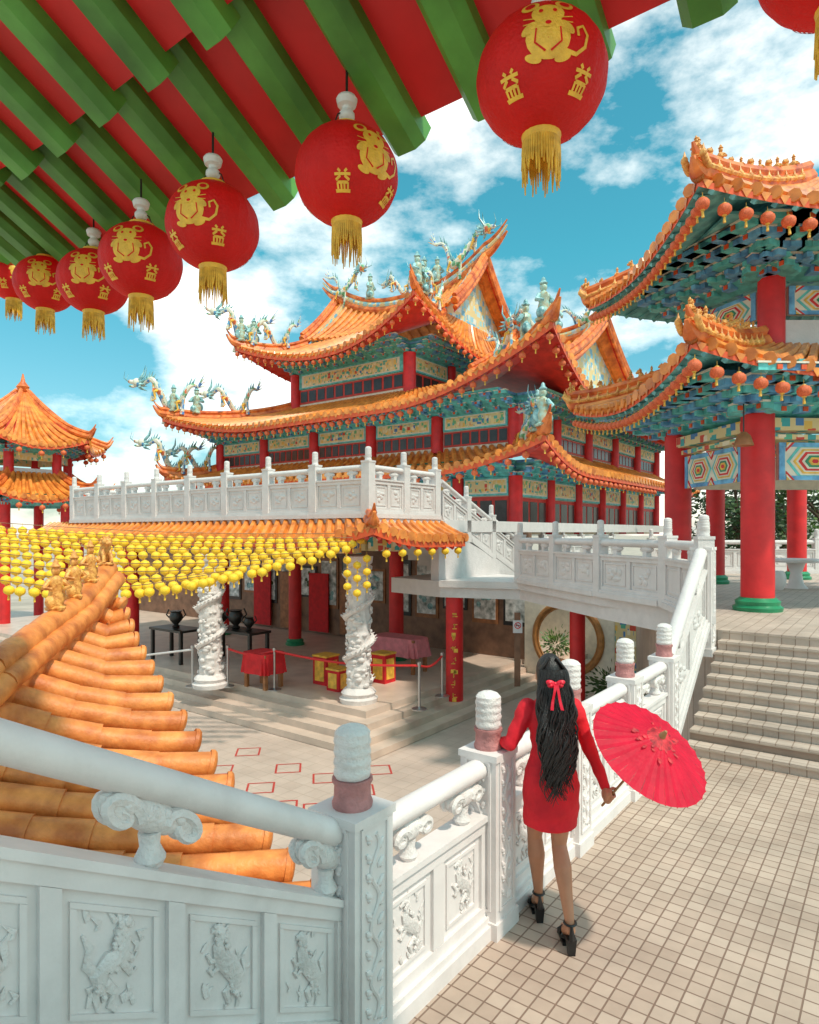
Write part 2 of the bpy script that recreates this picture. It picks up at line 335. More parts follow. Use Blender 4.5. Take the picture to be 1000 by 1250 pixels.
def bal_section(parent, P0, P1, z0, z1, npan=2, near=0, nrm=None, w0=0., nbr=2, hgt=1.0, fs=1.0):
    d = (P1-P0); Ln = d.length; d.normalize(); nrm = nrm or V
    hp = hgt*(.95 if near else 1.)
    zz = lambda s: z0+(z1-z0)*s; XY = lambda s: P0.lerp(P1, s)
    mb = MB()
    def st(s0, s1, a, b, th): mb.strip(XY(s0), XY(s1), zz(s0)+a*hp, zz(s0)+b*hp, zz(s1)+a*hp, zz(s1)+b*hp, th)
    mw = M_white if near else M_whitefar
    st(0,1,0,.09,.2*fs); st(0,1,.09,.135,.16*fs); st(0,1,.135,.74,.07*fs)
    st(0,1,.135,.2,.115*fs); st(0,1,.67,.738,.115*fs); st(0,1,.74,.775,.15*fs)
    ws = (.032 if near == 2 else .05)/Ln
    for i in range(npan+1):
        s = i/npan; a = max(0, s-ws); b = min(1, s+ws); st(a, b, .202, .668, .112*fs)
    for i in range(npan):
        a = i/npan+ws*1.9; b = (i+1)/npan-ws*1.9; e = .02/Ln
        st(a,b,.245,.265,.09*fs); st(a,b,.605,.625,.09*fs); st(a,a+e,.266,.604,.09*fs); st(b-e,b,.266,.604,.09*fs)
    pn = part(mb, 'panel', mw, parent, smooth=False)
    sl = (z1-z0)/Ln
    if near:
        rt = (d+Z*sl).normalized()
        for i in range(npan):
            s = (i+.5)/npan; mb = MB(); c = XY(s)+Z*(zz(s)+.435*hp)+nrm*.035*fs
            relief(mb, c, rt, Z, nrm, .35 if near == 1 else .33, (i*31+int(Ln*100))%999+i*7)
            part(mb, 'carved_relief', M_carve, pn)
    else:
        mb = MB(); r = random.Random(int(Ln*97))
        for i in range(npan):
            s = (i+.5)/npan; c = XY(s)+Z*(zz(s)+.435*hp)+nrm*.035*fs
            for k in range(9):
                mb.ell(c+d*r.uniform(-.3,.3)*Ln/npan*.7+Z*r.uniform(-.1,.1)*hp, r.uniform(.03,.09), r.uniform(.03,.07), .022, 7, 5, (d, Z, nrm))
        part(mb, 'carved_relief', M_whitefar, pn)
    rz = (1.02 if near == 2 else 1.0) if near else .985; rr = .068 if near else .08
    for k in range(nbr):
        s = (k+.5)/nbr if nbr > 1 else .5; mb = MB()
        if near:
            if nbr == 2: s = (.3, .82)[k]
            if near == 2: s = (.02, .36, .68, .96)[k]
            b0 = .772*hp; cloud_bracket(mb, XY(s)+Z*(zz(s)+b0), (d+Z*sl).normalized(), rz*hgt-.05-b0, .42 if near == 2 else .32, .055)
        else:
            c = XY(s)+Z*(zz(s)+.77*hp)
            mb.box(c+Z*.09*hp, .05, .05, .1*hp, (d, nrm, Z)); mb.ell(c+Z*.12*hp, .17, .06, .06, 10, 6, (d, nrm, Z))
        part(mb, 'cloud_bracket', M_carve if near else M_whitefar, parent)
    mb = MB()
    mb.tube([XY(s)+Z*(zz(s)+rz*hgt) for s in (0, .25, .5, .75, 1)], rr, 14, (Z, .85))
    part(mb, 'handrail', mw, parent)
def post(parent, p, z0, h, wd, near=0, cap=1, ax=(U, V)):
    mb = MB(); hw = wd/2; c = lambda z: Vector((p.x,p.y,z)); A = (ax[0], ax[1], Z)
    mw = M_white if near else M_whitefar
    mb.box(c(z0+.05), hw*1.12, hw*1.12, .05, A); mb.box(c(z0+h/2+.05), hw, hw, h/2-.05, A)
    mb.box(c(z0+h+.02), hw*1.08, hw*1.08, .02, A)
    if near:
        for (a, b) in ((ax[0], ax[1]), (ax[1], ax[0])):
            for sg in (-1, 1):
                f = c(0)+b*sg*(hw+.002)
                zc = z0+h*.5+.08; hh = h*.42
                for k in (-1, 1):
                    mb.box(f+a*k*hw*.66+Z*zc, .008, .008, hh, (a, b, Z)); mb.box(f+Z*(zc+k*hh), hw*.66, .007, .008, (a, b, Z))
                pts = [f+a*math.sin(k*.9)*hw*.22+Z*(zc-hh*.9+hh*1.8*k/24) for k in range(25)]
                mb.tube(pts, .011, 6)
                for k in range(20):
                    q = f+Z*(zc-hh*.88+hh*1.76*k/19)+a*(hw*.3*(-1)**k); dd = (a*.7*(-1)**k+Z*.7)
                    mb.ell(q, hw*.24, .016, .012, 6, 5, (dd, dd.cross(b), b))
                    mb.ell(q-Z*.016, hw*.1, .014, .012, 6, 5, (a, Z, b))
    po = part(mb, 'post', mw, parent, smooth=bool(near))
    if cap:
        mb = MB(); s = wd/.27; z = z0+h+.04; r0 = .088*s
        n = 28 if near else 12
        mb.cur = 1; mb.lathe(c(z), [(r0*1.06,0),(r0*1.1,.02*s),(r0,.04*s),(r0*.97,.1*s),(r0*1.1,.12*s),(r0*1.08,.135*s)], n)
        mb.cur = 0
        bump = (lambda r, zz, w: r*(1+.03*math.sin(5*w+zz*60)*math.sin(zz*55)+.03*noise.noise(Vector((math.cos(w)*3, math.sin(w)*3, zz*22))))) if near else None
        pr = [(r0*.9,.137*s)]+[(r0*(.97+.03*math.sin(k*1.3)), (.15+k*.01)*s) for k in range(19)]+[(r0*.95,.345*s),(r0*.75,.365*s),(r0*.4,.378*s),(r0*.04,.382*s)]
        mb.lathe(c(z), pr, n, bump)
        part(mb, 'post_cap', [M_carve if near else M_whitefar, M_pink if near else M_whitefar], po, 'white carved cap on a pinkish collar' if near else None)
BV = -2.06
pu = [2.3, 3.565, 4.83, 6.1, 7.36]
bal = thing('balustrade', 'white carved stone balustrade along the terrace beside the person in red', 'balustrade', W(pu[0],BV,0))
for i, u in enumerate(pu):
    post(bal, W(u,BV), 0, 1.12 if i == 0 else 1.06, .27 if i == 0 else .25, 1)
    if i < 4: bal_section(bal, W(u+.135,BV), W(pu[i+1]-.125,BV), 0, 0, 2, 1, V)
st = thing('balustrade', 'white carved balustrade sloping down the near stairs in the left foreground', 'balustrade', W(.2,BV,1))
bal_section(st, W(2.17,BV), W(-.35,BV), .06, 1.46, 6, 2, V, nbr=4, hgt=1.0, fs=1.05)
st2 = thing('balustrade', 'white balustrade rising beside the steps to the red pavilion', 'balustrade', W(7.4,BV,0))
bal_section(st2, W(7.49,BV), W(9.0,BV), .1, PAVZ+.05, 2, 0, V, nbr=2, fs=1.1)
post(st2, W(9.12,BV), PAVZ-.3, 1.36, .25, 1)
DK = [Vector((3.82,8.5,0)), Vector((4.06,10.3,0)), Vector((3.5,12,0)), Vector((2.6,15.4,0)), Vector((.75,16,0))]
m = MB(); m.poly([DK[0]-V*.05+U*.25, DK[1], DK[2], DK[3], DK[4], W(13.6,-10.8), W(17.3,-10.8), Vector((3.6,16.9,0)), Vector((5.1,13.2,0)), Vector((4.6,9.9,0))], .86, DKZ)
m.poly([DK[1]+X1*.1, DK[2]-X1*.06, DK[3]-X1*.06-Y1*.06, DK[4]-X1*.04-Y1*.06, DK[4]+Vector((.2,.4,0)), DK[3]+Vector((.3,.3,0)), DK[2]+Vector((.3,.1,0)), DK[1]+Vector((.4,.2,0))], DKZ-.14, DKZ+.02)
single(m, 'landing_deck', M_whitefar, 'white concrete landing bridging the pavilion and the main hall', 'landing', smooth=False)
b3 = thing('balustrade', 'white balustrade along the landing between the pavilion and the main hall', 'balustrade', DK[1]+Z*DKZ)
def run(parent, pts, z, npan=1, seg=1.5, h=1.0, wd=.2, zs=None, nrm=None, ends=(1,1)):
    for i in range(len(pts)-1):
        a, b = pts[i], pts[i+1]; n = max(1, round((b-a).length/seg)); d = (b-a).normalized()
        za, zb = (z, z) if zs is None else (zs[i], zs[i+1])
        nn = Vector((d.y,-d.x,0)); nn = nn if nn.dot(Vector((0,-1,0))) > 0 else -nn
        for k in range(n):
            p = a.lerp(b, k/n); q = a.lerp(b, (k+1)/n); z0 = za+(zb-za)*k/n; z1 = za+(zb-za)*(k+1)/n
            if k > 0 or i > 0 or ends[0]: post(parent, p, z0, h*1.08, wd, 0, 1, (d, nn))
            bal_section(parent, p+d*wd*.5, q-d*wd*.5, z0, z1, npan, 0, nn, nbr=2, hgt=h, fs=1.3)
    if ends[1]: post(parent, pts[-1], zs[-1] if zs else z, h*1.08, wd, 0, 1)
run(b3, DK[:4], DKZ+.02, 2, 1.75, 1.0)
PLZ = 2.76
b4 = thing('balustrade', 'white balustrade edging the upper platform in front of the main hall', 'balustrade', W(10.9,-9.3,PLZ))
run(b4, [W(16,-22.3), W(10.9,-22.3), W(10.9,-9.3), W(13.45,-9.3)], PLZ, 2, 1.62, 1.12, .22)
b5 = thing('balustrade', 'white balustrade descending the stair from upper platform to landing', 'balustrade', W(13.6,-9.3,PLZ))
run(b5, [W(13.6,-9.3), W(17.6,-9.3)], 0, 2, 1.35, 1.1, .2, zs=[PLZ-.12, DKZ], ends=(0,1))
b6 = thing('balustrade', 'short far white balustrade at the foot of the main hall side wall', 'balustrade', W(19,-9.3,DKZ))
run(b6, [W(19.6,-9.3), W(26,-9.3)], DKZ, 2, 1.6, 1.0, .2)
m = MB()
for i in range(9):
    u0 = 13.5+i*.455; m.poly([W(u0,-11.2),W(u0+.455,-11.2),W(u0+.455,-9.45),W(u0,-9.45)], PLZ-.6-(PLZ-DKZ)*i/9, PLZ-(PLZ-DKZ)*(i+1)/9-.003*i+.05)
m.strip(W(13.45,-9.3),W(17.7,-9.3),.88,PLZ-.13,.88,DKZ+.02,.24)
single(m, 'platform_stair', M_whitefar, 'white side stair joining upper platform and landing', 'stairs', smooth=False)
# ------------------------------------------------------------------ roofs
class Slope:
    def __init__(s, A, B, a, b, zo, zi, up, sweep, ext, upA=1, upB=1, con=.45):
        s.__dict__.update(locals()); s.L = (B-A).length; s.dA = (A-a).normalized(); s.dB = (B-b).normalized()
    def P(s, x, t, dz=0.):
        x = min(1., max(0., x)); t = min(1., max(0., t))
        cA = max(0., 1-x*s.L/s.sweep)**1.9*s.upA; cB = max(0., 1-(1-x)*s.L/s.sweep)**1.9*s.upB
        o = s.A.lerp(s.B, x)+s.dA*s.ext*cA+s.dB*s.ext*cB; i = s.a.lerp(s.b, x); p = o.lerp(i, t)
        return Vector((p.x, p.y, s.zo+(s.zi-s.zo)*((1-s.con)*t+s.con*t*t)+s.up*(cA+cB)*(1-t)**1.6+dz))
    def tiles(s, parent, pitch, r, nt=6, m=None, eave=True, label=None, soff=None, drop=.2):
        mb = MB(); nS = max(12, int(s.L/.5))
        mb.grid([[s.P(i/nS, j/nt) for i in range(nS+1)] for j in range(nt+1)])
        n = max(2, int(s.L/pitch))
        for i in range(n+1):
            x = i/n
            mb.tube([s.P(x, j/nt, r*.35) for j in range(nt+1)], r, 6)
            if eave:
                c = s.P(x, 0, r*.2); o = (c-s.P(x, .2)); o.z = 0; o.normalize()
                mb.lathe(c+o*.01, [(r*1.25,-.03),(r*1.25,.03)], 8, None, (o.cross(Z), Z, o))
                if i < n:
                    q = s.P((i+.5)/n, 0, 0)+o*.02; a = (s.P((i+1)/n,0)-s.P(x,0)).normalized()
                    mb.add([q-a*pitch*.33, q+a*pitch*.33, q-Z*r*1.7], [(0,1,2)])
        ob = part(mb, 'tiled_roof', m or M_orange, parent, label)
        if eave:
            mb = MB()
            mb.grid([[s.P(i/nS, 0, -.03) for i in range(nS+1)], [s.P(i/nS, 0, -drop) for i in range(nS+1)]])
            part(mb, 'fascia', M_trim, ob); mb = MB()
            mb.grid([[s.P(i/nS, 0.001+t, -drop-.001) for i in range(nS+1)] for t in (0, .25, .5, .8, 1.)])
            nb = int(s.L/(pitch*1.1))
            for i in range(nb):
                x = (i+.5)/nb; mb.tube([s.P(x, .01, -drop-.03), s.P(x, .95, -drop-.03)], r*.6, 4)
            part(mb, 'eave_rafters', soff or M_redd, ob)
        return ob
    def hip(s, parent, end, r=.14, curl=.5, m=None, extra=2):
        x = 0 if end == 'A' else 1; d = s.dA if end == 'A' else s.dB
        pts = [s.P(x, 1-k/12, r*.6) for k in range(13)]; tip = pts[-1]
        for k in range(1, 6): pts.append(tip+d*curl*k/5*.9+Z*(curl*(k/5)**1.6*.9))
        mb = MB(); rad = [r]*13+[r*(1-.15*k) for k in range(1, 6)]
        mb.tube(pts, rad, 8)
        if extra: mb.tube([p+Z*r*1.35 for p in pts], [q*.62 for q in rad], 6)
        return part(mb, 'hip_ridge', m or M_ridge, parent), pts
lantern_pos = []
def eave_lanterns(s, spacing, size, label, group, drop=.22, x0=0., x1=1.):
    n = int(s.L*(x1-x0)/spacing)
    for i in range(n+1): lantern_pos.append((s.P(x0+(x1-x0)*i/n, .03, -drop), size, label, group))
def brackets(parent, P0, P1, out, zt, spacing, depth, k3=3, sc=1.):
    mb = MB(); d = (P1-P0).normalized(); Ln = (P1-P0).length; n = max(2, int(Ln/spacing)); mb.cur = 0
    zb = zt-.62*sc
    mb.prism([P0+Z*zb+out*.02, P1+Z*zb+out*.02, P1+Z*zb-out*.05, P0+Z*zb-out*.05], [P0+Z*zt+out*depth*.8, P1+Z*zt+out*depth*.8, P1+Z*zt-out*.05, P0+Z*zt-out*.05])
    for i in range(n+1):
        c = P0.lerp(P1, i/n)
        for k in range(k3):
            z = zb+(.08+.57/k3*k)*sc; o = depth*(.15+.78/k3*k)
            mb.cur = 1 if (k+i) % 2 else 2
            mb.box(c+out*o+Z*z, (.11+.06*k)*sc, .1*sc, .055*sc, (d, out, Z))
            mb.cur = 3; mb.box(c+out*(o+.02)+Z*(z+.072*sc), (.14+.06*k)*sc, .11*sc, .016*sc, (d, out, Z))
            mb.cur = 2 if (k+i) % 2 else 1
            mb.box(c+out*(o*.6)+Z*(z+.1*sc), .05*sc, depth*.35, .045*sc, (d, out, Z))
            mb.cur = 4; mb.box(c+out*(o+.11*sc)+Z*z, .045*sc, .012, .04*sc, (d, out, Z))
    return part(mb, 'bracket_frieze', [M_teal, M_blue, M_teal, M_cream, M_trim], parent, smooth=False)
def column(parent, p, z0, z1, r, base=None, name='column', n=20):
    mb = MB(); mb.lathe(Vector((p.x,p.y,z0)), [(r,0),(r,z1-z0)], n)
    o = part(mb, name, M_red, parent)
    if base:
        mb = MB(); mb.lathe(Vector((p.x,p.y,z0)), [(r*1.45,0),(r*1.5,.06),(r*1.3,.1),(r*1.35,.16),(r*1.05,.22)], n); part(mb, 'column_base', base, o)
    return o
def facade(parent, P0, P1, out, zb, zt, n, cr=.22, wins=True, band=.5, wh=.62, npane=3):
    d = (P1-P0).normalized(); Ln = (P1-P0).length
    mb = MB(); c = P0.lerp(P1,.5); mb.box(c-out*.14+Z*(zb+zt)/2, Ln/2, .12, (zt-zb)/2, (d, out, Z)); part(mb, 'wall', M_cream, parent, smooth=False)
    for i in range(n+1): column(parent, P0.lerp(P1, i/n)+out*.04, zb, zt, cr, None, n=12)
    for i in range(n):
        a = P0.lerp(P1, i/n)+d*(cr+.04); b = P0.lerp(P1, (i+1)/n)-d*(cr+.04); c = a.lerp(b, .5); hw = (b-a).length/2
        mb = MB(); mb.cur = 3; mb.box(c+out*.03+Z*(zt-band/2-.02), hw, .05, band/2, (d, out, Z))
        mb.cur = 1; mb.box(c+out*.075+Z*(zt-band/2-.02), hw*.94, .012, band*.4, (d, out, Z))
        mb.cur = 0; mb.box(c+out*.084+Z*(zt-band/2-.02), hw*.9, .012, band*.33, (d, out, Z))
        mb.cur = 2; mb.box(c+out*.095+Z*(zt-band/2-.02), hw*.45, .012, band*.25, (d, out, Z))
        part(mb, 'painted_panel', [M_paint2, M_cream, M_paint, M_teal], parent, smooth=False)
        if wins:
            mb = MB(); zw = zt-band-.06-wh/2
            mb.cur = 0; mb.box(c+out*.0+Z*zw, hw, .03, wh/2, (d, out, Z))
            mb.cur = 1
            for k in range(npane):
                q = a.lerp(b, (k+.5)/npane); mb.box(q+out*.036+Z*zw, hw/npane*.78, .012, wh*.38, (d, out, Z))
            part(mb, 'window', [M_redd, M_glass], parent, smooth=False)
# ---- ornaments
def dragon_mesh():
    mb = MB(); pts = []; rd = []
    for k in range(40):
        t = k/39; pts.append(Vector((-1.3+2.3*t, .2*math.sin(t*11), .22+.34*math.sin(t*10+.6)+.9*max(0, t-.66)*2.2+.5*max(0,.2-t)*3))); rd.append(.02+.1*max(0,math.sin(PI*min(1, t*.92+.06)))**.8)
    mb.tube(pts, rd, 8)
    mb.cur = 1
    for k in range(3, 38, 2):
        p = pts[k]+Z*rd[k]*.8; t = (pts[k]-pts[k-1]).normalized()
        mb.tube([p, p+Z*.2-t*.1], [.05, .004], 5)
    h = pts[-1]; mb.cur = 0
    mb.ell(h+Vector((.1,0,.06)), .2, .13, .14, 10, 7); mb.ell(h+Vector((.3,0,.06)), .17, .08, .07, 9, 6); mb.ell(h+Vector((.27,0,-.08)), .15, .07, .04, 8, 5)
    mb.cur = 1
    for s in (-1, 1):
        mb.tube([h+Vector((.02,s*.08,.14)), h+Vector((-.14,s*.16,.36)), h+Vector((-.18,s*.12,.62))], [.04,.03,.006], 6)
        mb.tube([h+Vector((.42,s*.07,.05)), h+Vector((.58,s*.18,.12)), h+Vector((.54,s*.28,.34))], [.02,.014,.004], 5)
        for k in range(3): mb.tube([h+Vector((-.02,s*.09,.08-k*.08)), h+Vector((-.26,s*(.2+.05*k),.16-k*.14))], [.055,.004], 5)
    mb.cur = 2
    for k, s in ((10,1),(12,-1),(25,1),(27,-1)):
        p = pts[k]; mb.tube([p, p+Vector((.12,s*.24,-.1)), p+Vector((.02,s*.28,-.32)), p+Vector((.14,s*.32,-.4))], [.07,.045,.035,.016], 6)
    mb.cur = 0
    for k in range(4): mb.tube([pts[0], pts[0]+Vector((-.28,(k-1.5)*.1,.1+.14*k))], [.04,.005], 5)
    for k in (8, 20, 28): mb.tube([pts[k], pts[k]-Z*.35, pts[k]-Z*.6], [.07,.06,.1], 7)
    return mb.mesh('dragon_figure', [M_dragon, M_tealdragon, M_gold])
DRAG = dragon_mesh()
def dragon(parent, p, yaw, s=1., pitch=0., mirror=False):
    o = place('dragon_figure', DRAG, parent); o.location = p; o.rotation_euler = (0, -pitch, yaw); o.scale = (s, s, s*1.3)
    return o
def figure_mesh(mats):
    mb = MB(); mb.lathe((0,0,0), [(.2,0),(.22,.06),(.16,.1),(.18,.3),(.13,.5),(.17,.62),(.15,.72),(.06,.8)], 12, lambda r,z,w: r*(1+.12*math.sin(3*w+z*9)))
    mb.ell((0,0,.9), .1, .1, .12, 10, 7); mb.cur = 1 if len(mats) > 1 else 0
    for s in (-1, 1):
        mb.tube([(s*.14,0,.68),(s*.27,-.06,.52),(s*.12,-.18,.5)], [.07,.065,.04], 7)
    mb.lathe((0,0,.98), [(.1,0),(.12,.03),(.07,.08),(.05,.16),(.01,.2)], 9); mb.ell((.1,.1,.3), .16, .12, .2, 8, 6); mb.ell((-.12,-.06,.2), .14, .14, .16, 8, 6)
    return mb.mesh('ridge_figure', mats)
FIG = figure_mesh([M_orn, M_tealdragon]); FIGO = figure_mesh([M_figo])
def lion_mesh():
    mb = MB(); mb.lathe((0,0,0), [(.26,0),(.28,.05),(.24,.1)], 10)
    mb.tube([(0,.16,.16),(0,.12,.36),(0,.0,.56),(0,-.06,.7)], [.16,.19,.17,.13], 10)
    mb.ell((0,-.12,.78), .17, .16, .16, 12, 8); mb.ell((0,-.27,.73), .1, .09, .08, 9, 6)
    for k in range(10):
        a = 2*PI*k/10; mb.ell((.16*math.cos(a), -.03, .76+.16*math.sin(a)), .06, .06, .06, 6, 5)
    for s in (-1, 1):
        mb.tube([(s*.1,-.05,.5),(s*.12,-.16,.28),(s*.12,-.2,.1)], [.08,.06,.06], 7); mb.ell((s*.17,.1,.2), .09, .14, .12, 8, 6); mb.ell((s*.1,-.06,.95), .04, .03, .05, 6, 5)
    mb.tube([(0,.28,.2),(0,.38,.4),(0,.3,.62),(0,.36,.72)], [.06,.07,.06,.01], 7)
    return mb.mesh('ridge_figure', [M_figo])
LION = lion_mesh()
def fig(parent, p, s, yaw=0, me=None):
    o = place('ridge_figure', me or FIG, parent); o.location = p; o.scale = (s, s, s); o.rotation_euler = (0, 0, yaw); return o
YV = math.atan2(V.y, V.x); YU = math.atan2(U.y, U.x)
# ------------------------------------------------------------------ main hall
hall = thing('temple_hall', 'large main temple hall with three tiers of orange tiled roofs at centre', 'temple', W(22.4,-11.75,PLZ))
def rect(u0, u1, v0, v1): return dict(FL=W(u0,v0), FR=W(u0,v1), BR=W(u1,v1), BL=W(u1,v0))
def tier(outer, inner, zo, zi, up, sweep, ext, pitch, r, curl=.5, upback=0, lA=.7):
    f = Slope(outer['FL'], outer['FR'], inner['FL'], inner['FR'], zo, zi, up, sweep, ext, lA, 1)
    g = Slope(outer['FR'], outer['BR'], inner['FR'], inner['BR'], zo, zi, up, sweep, ext, 1, upback)
    h = Slope(outer['BL'], outer['FL'], inner['BL'], inner['FL'], zo, zi, up, sweep, ext, upback, lA)
    for s in (f, g, h): s.tiles(hall, pitch, r, 6, drop=.26)
    _, a = f.hip(hall, 'A', .2, curl); _, b = f.hip(hall, 'B', .2, curl)
    return f, g, h, a, b
# tier 1
o1 = rect(20.4, 42, -31.2, -9.75); i1 = rect(22.4, 40, -29.6, -11.75)
f1, g1, h1, a1, b1 = tier(o1, i1, 4.85, 5.75, .9, 4.5, .5, .42, .11)
facade(hall, W(22.4,-29.6), W(22.4,-11.75), -U, PLZ, 4.6, 7, .24, True, .7, 1.3, 3)
facade(hall, W(22.4,-11.75), W(40,-11.75), V, PLZ-.4, 4.6, 6, .24, True, .75, 1.2, 3)
brackets(hall, W(22.4,-29.6), W(22.4,-11.75), -U, 5.2, .7, 1.5); brackets(hall, W(22.4,-11.75), W(40,-11.75), V, 5.2, .7, 1.5)
# tier 2
o2 = rect(20.2, 42, -31.0, -9.55); i2 = rect(25, 38, -26.5, -15.6)
f2, g2, h2, a2, b2 = tier(o2, i2, 7.45, 9.15, 1.9, 7.0, .7, .42, .11, .5, lA=.6)
facade(hall, W(22.4,-29.6), W(22.4,-11.75), -U, 5.7, 7.2, 5, .26, True, .62, .6, 7)
facade(hall, W(22.4,-11.75), W(40,-11.75), V, 5.7, 7.2, 5, .26, True, .62, .6, 6)
brackets(hall, W(22.4,-29.6), W(22.4,-11.75), -U, 7.75, .62, 1.7); brackets(hall, W(22.4,-11.75), W(40,-11.75), V, 7.75, .62, 1.7)
# tier 3
o3 = rect(22.9, 34, -28.3, -16.6); i3 = rect(25.6, 31.4, -26.2, -17.2)
f3, g3, h3, a3, b3_ = tier(o3, i3, 11.2, 12.7, 1.6, 5.6, .6, .42, .11, .5, lA=.8)
facade(hall, W(25,-26.5), W(25,-18.75), -U, 8.9, 11.0, 1, .28, True, .8, .75, 11)
facade(hall, W(25,-18.75), W(32,-18.75), V, 8.9, 11.0, 2, .28, True, .8, .75, 4)
brackets(hall, W(25,-26.5), W(25,-18.75), -U, 11.6, .6, 1.9, 4); brackets(hall, W(25,-18.75), W(32,-18.75), V, 11.6, .6, 1.9, 4)
def gable(u0, u1, v0, v1, z0, zr, rise, tail, ov=.7):
    um = (u0+u1)/2
    sag = lambda x: rise*abs(2*x-1)**2.4
    class G(Slope):
        def P(s, x, t, dz=0.):
            p = s.A.lerp(s.B, x).lerp(s.a.lerp(s.b, x), t)
            return Vector((p.x, p.y, s.zo+(s.zi-s.zo)*(.62*t+.38*t*t)+sag(x)*(.3+.7*t)+dz))
    fs = G(W(u0,v0-ov), W(u0,v1+ov), W(um,v0-ov), W(um,v1+ov), z0, zr, 0, 1, 0)
    bs = G(W(u1,v1+ov), W(u1,v0-ov), W(um,v1+ov), W(um,v0-ov), z0, zr, 0, 1, 0)
    fs.tiles(hall, .42, .11, 7, eave=False); bs.tiles(hall, .6, .11, 5, eave=False)
    for v, x in ((v1, 1), (v0, 0)):
        mb = MB(); sg = 1 if x else -1
        top = [W(u0+(um-u0)*t, v, z0+(zr-z0)*(.62*t+.38*t*t)+rise*(.3+.7*t)-.05) for t in [k/8 for k in range(9)]]
        top += [W(2*um-u0-(um-u0)*t, v, z0+(zr-z0)*(.62*t+.38*t*t)+rise*(.3+.7*t)-.05) for t in [k/8 for k in range(7,-1,-1)]]
        bot = [Vector((p.x,p.y,z0-.4)) for p in top]
        mb.grid([bot, top]); part(mb, 'gable_wall', M_gable, hall, 'triangular gable with blue mosaic relief')
        mb = MB(); off = V*sg*ov
        for rr, dz, oo in ((.2,.1,0),(.13,.36,0),(.12,-.22,.06)):
            mb.tube([p+off*(1+oo)+Z*dz for p in top], rr, 8)
        part(mb, 'barge_ridge', [M_ridge], hall)
        mb = MB(); mb.grid([[p+off*.96-Z*.1 for p in top], [p+off*.96-Z*.45 for p in top]]); part(mb, 'bargeboard', M_red, hall)
    mb = MB(); npt = 24; pts = []
    for k in range(npt+1):
        x = k/npt; pts.append(W(um, v0-ov+(v1-v0+2*ov)*x, zr+sag(x)+.1))
    ext = [pts[-1]+V*.2*k+Z*(tail*(k/6)**1.5) for k in range(1, 7)]; ext0 = [pts[0]-V*.2*k+Z*(tail*(k/6)**1.5) for k in range(6, 0, -1)]
    full = ext0+pts+ext; n = len(full); rad = [.22*min(1, .25+.13*min(i, n-1-i)) for i in range(n)]
    mb.cur = 0; mb.tube(full, rad, 8); mb.cur = 1; mb.tube([p+Z*.3 for p in full], [r*.75 for r in rad], 8)
    mb.cur = 2; mb.tube([p+Z*.56 for p in full], [r*.6 for r in rad], 8)
    part(mb, 'roof_ridge', [M_ridge, M_gable, M_ridge], hall)
    return pts, full
r3, _ = gable(25.6, 31.4, -26.0, -17.3, 12.7, 14.7, 1.5, .9)
r2, _ = gable(26.5, 36.0, -15.6, -12.2, 9.7, 12.0, .9, .9)
for k, s, fl in ((2,1.15,0),(11,1.0,1),(21,1.35,0)): dragon(hall, r3[k]+Z*.8, YV+PI*fl, s, .0)
fig(hall, r3[6]+Z*.6, 1.3, 1.); fig(hall, r3[15]+Z*.6, 1.5, 2.); fig(hall, r3[17]+Z*.6, 1.2, 3.)
dragon(hall, r2[20]+Z*.7, YV, 1.0, .3); dragon(hall, r2[4]+Z*.7, YV+PI, 1.0); fig(hall, r2[11]+Z*.6, 1.4, 2.)
for ti, (pts, s) in enumerate(((a3,1.2),(b3_,1.15),(a2,1.3),(b2,1.2),(a1,1.2),(b1,1.1))):
    for j, kk in ((12,1.),(6,.85)):
        d = pts[min(j+1,len(pts)-1)]-pts[j-1]; yaw = math.atan2(d.y, d.x)
        if ti in (1, 3, 5) and j == 12: continue
        dragon(hall, pts[j]+Z*.45, yaw, s*kk, math.atan2(d.z, math.hypot(d.x,d.y))*.7)
for pts in (b3_, b2, b1, a3, a2):
    for j in (9, 11): fig(hall, pts[j]+Z*.2, 1.25, R.uniform(0, 6))
eave_lanterns(f3, .45, .25, 'small orange lantern under the topmost front eave of the main hall', 'lanterns under the top front eave')
eave_lanterns(g3, .5, .25, 'small orange lantern under the topmost side eave of the main hall', 'lanterns under the top side eave', x1=.75)
eave_lanterns(f2, .46, .25, 'small orange lantern under the middle front eave of the main hall', 'lanterns under the middle front eave')
eave_lanterns(g2, .6, .25, 'small orange lantern under the middle side eave of the main hall', 'lanterns under the middle side eave', x1=.4)
eave_lanterns(f1, .65, .25, 'small orange lantern under the lowest front eave of the main hall', 'lanterns under the lowest front eave', x0=.3)
eave_lanterns(g1, .55, .25, 'small orange lantern under the lowest side eave of the main hall', 'lanterns under the lowest side eave', x1=.6)
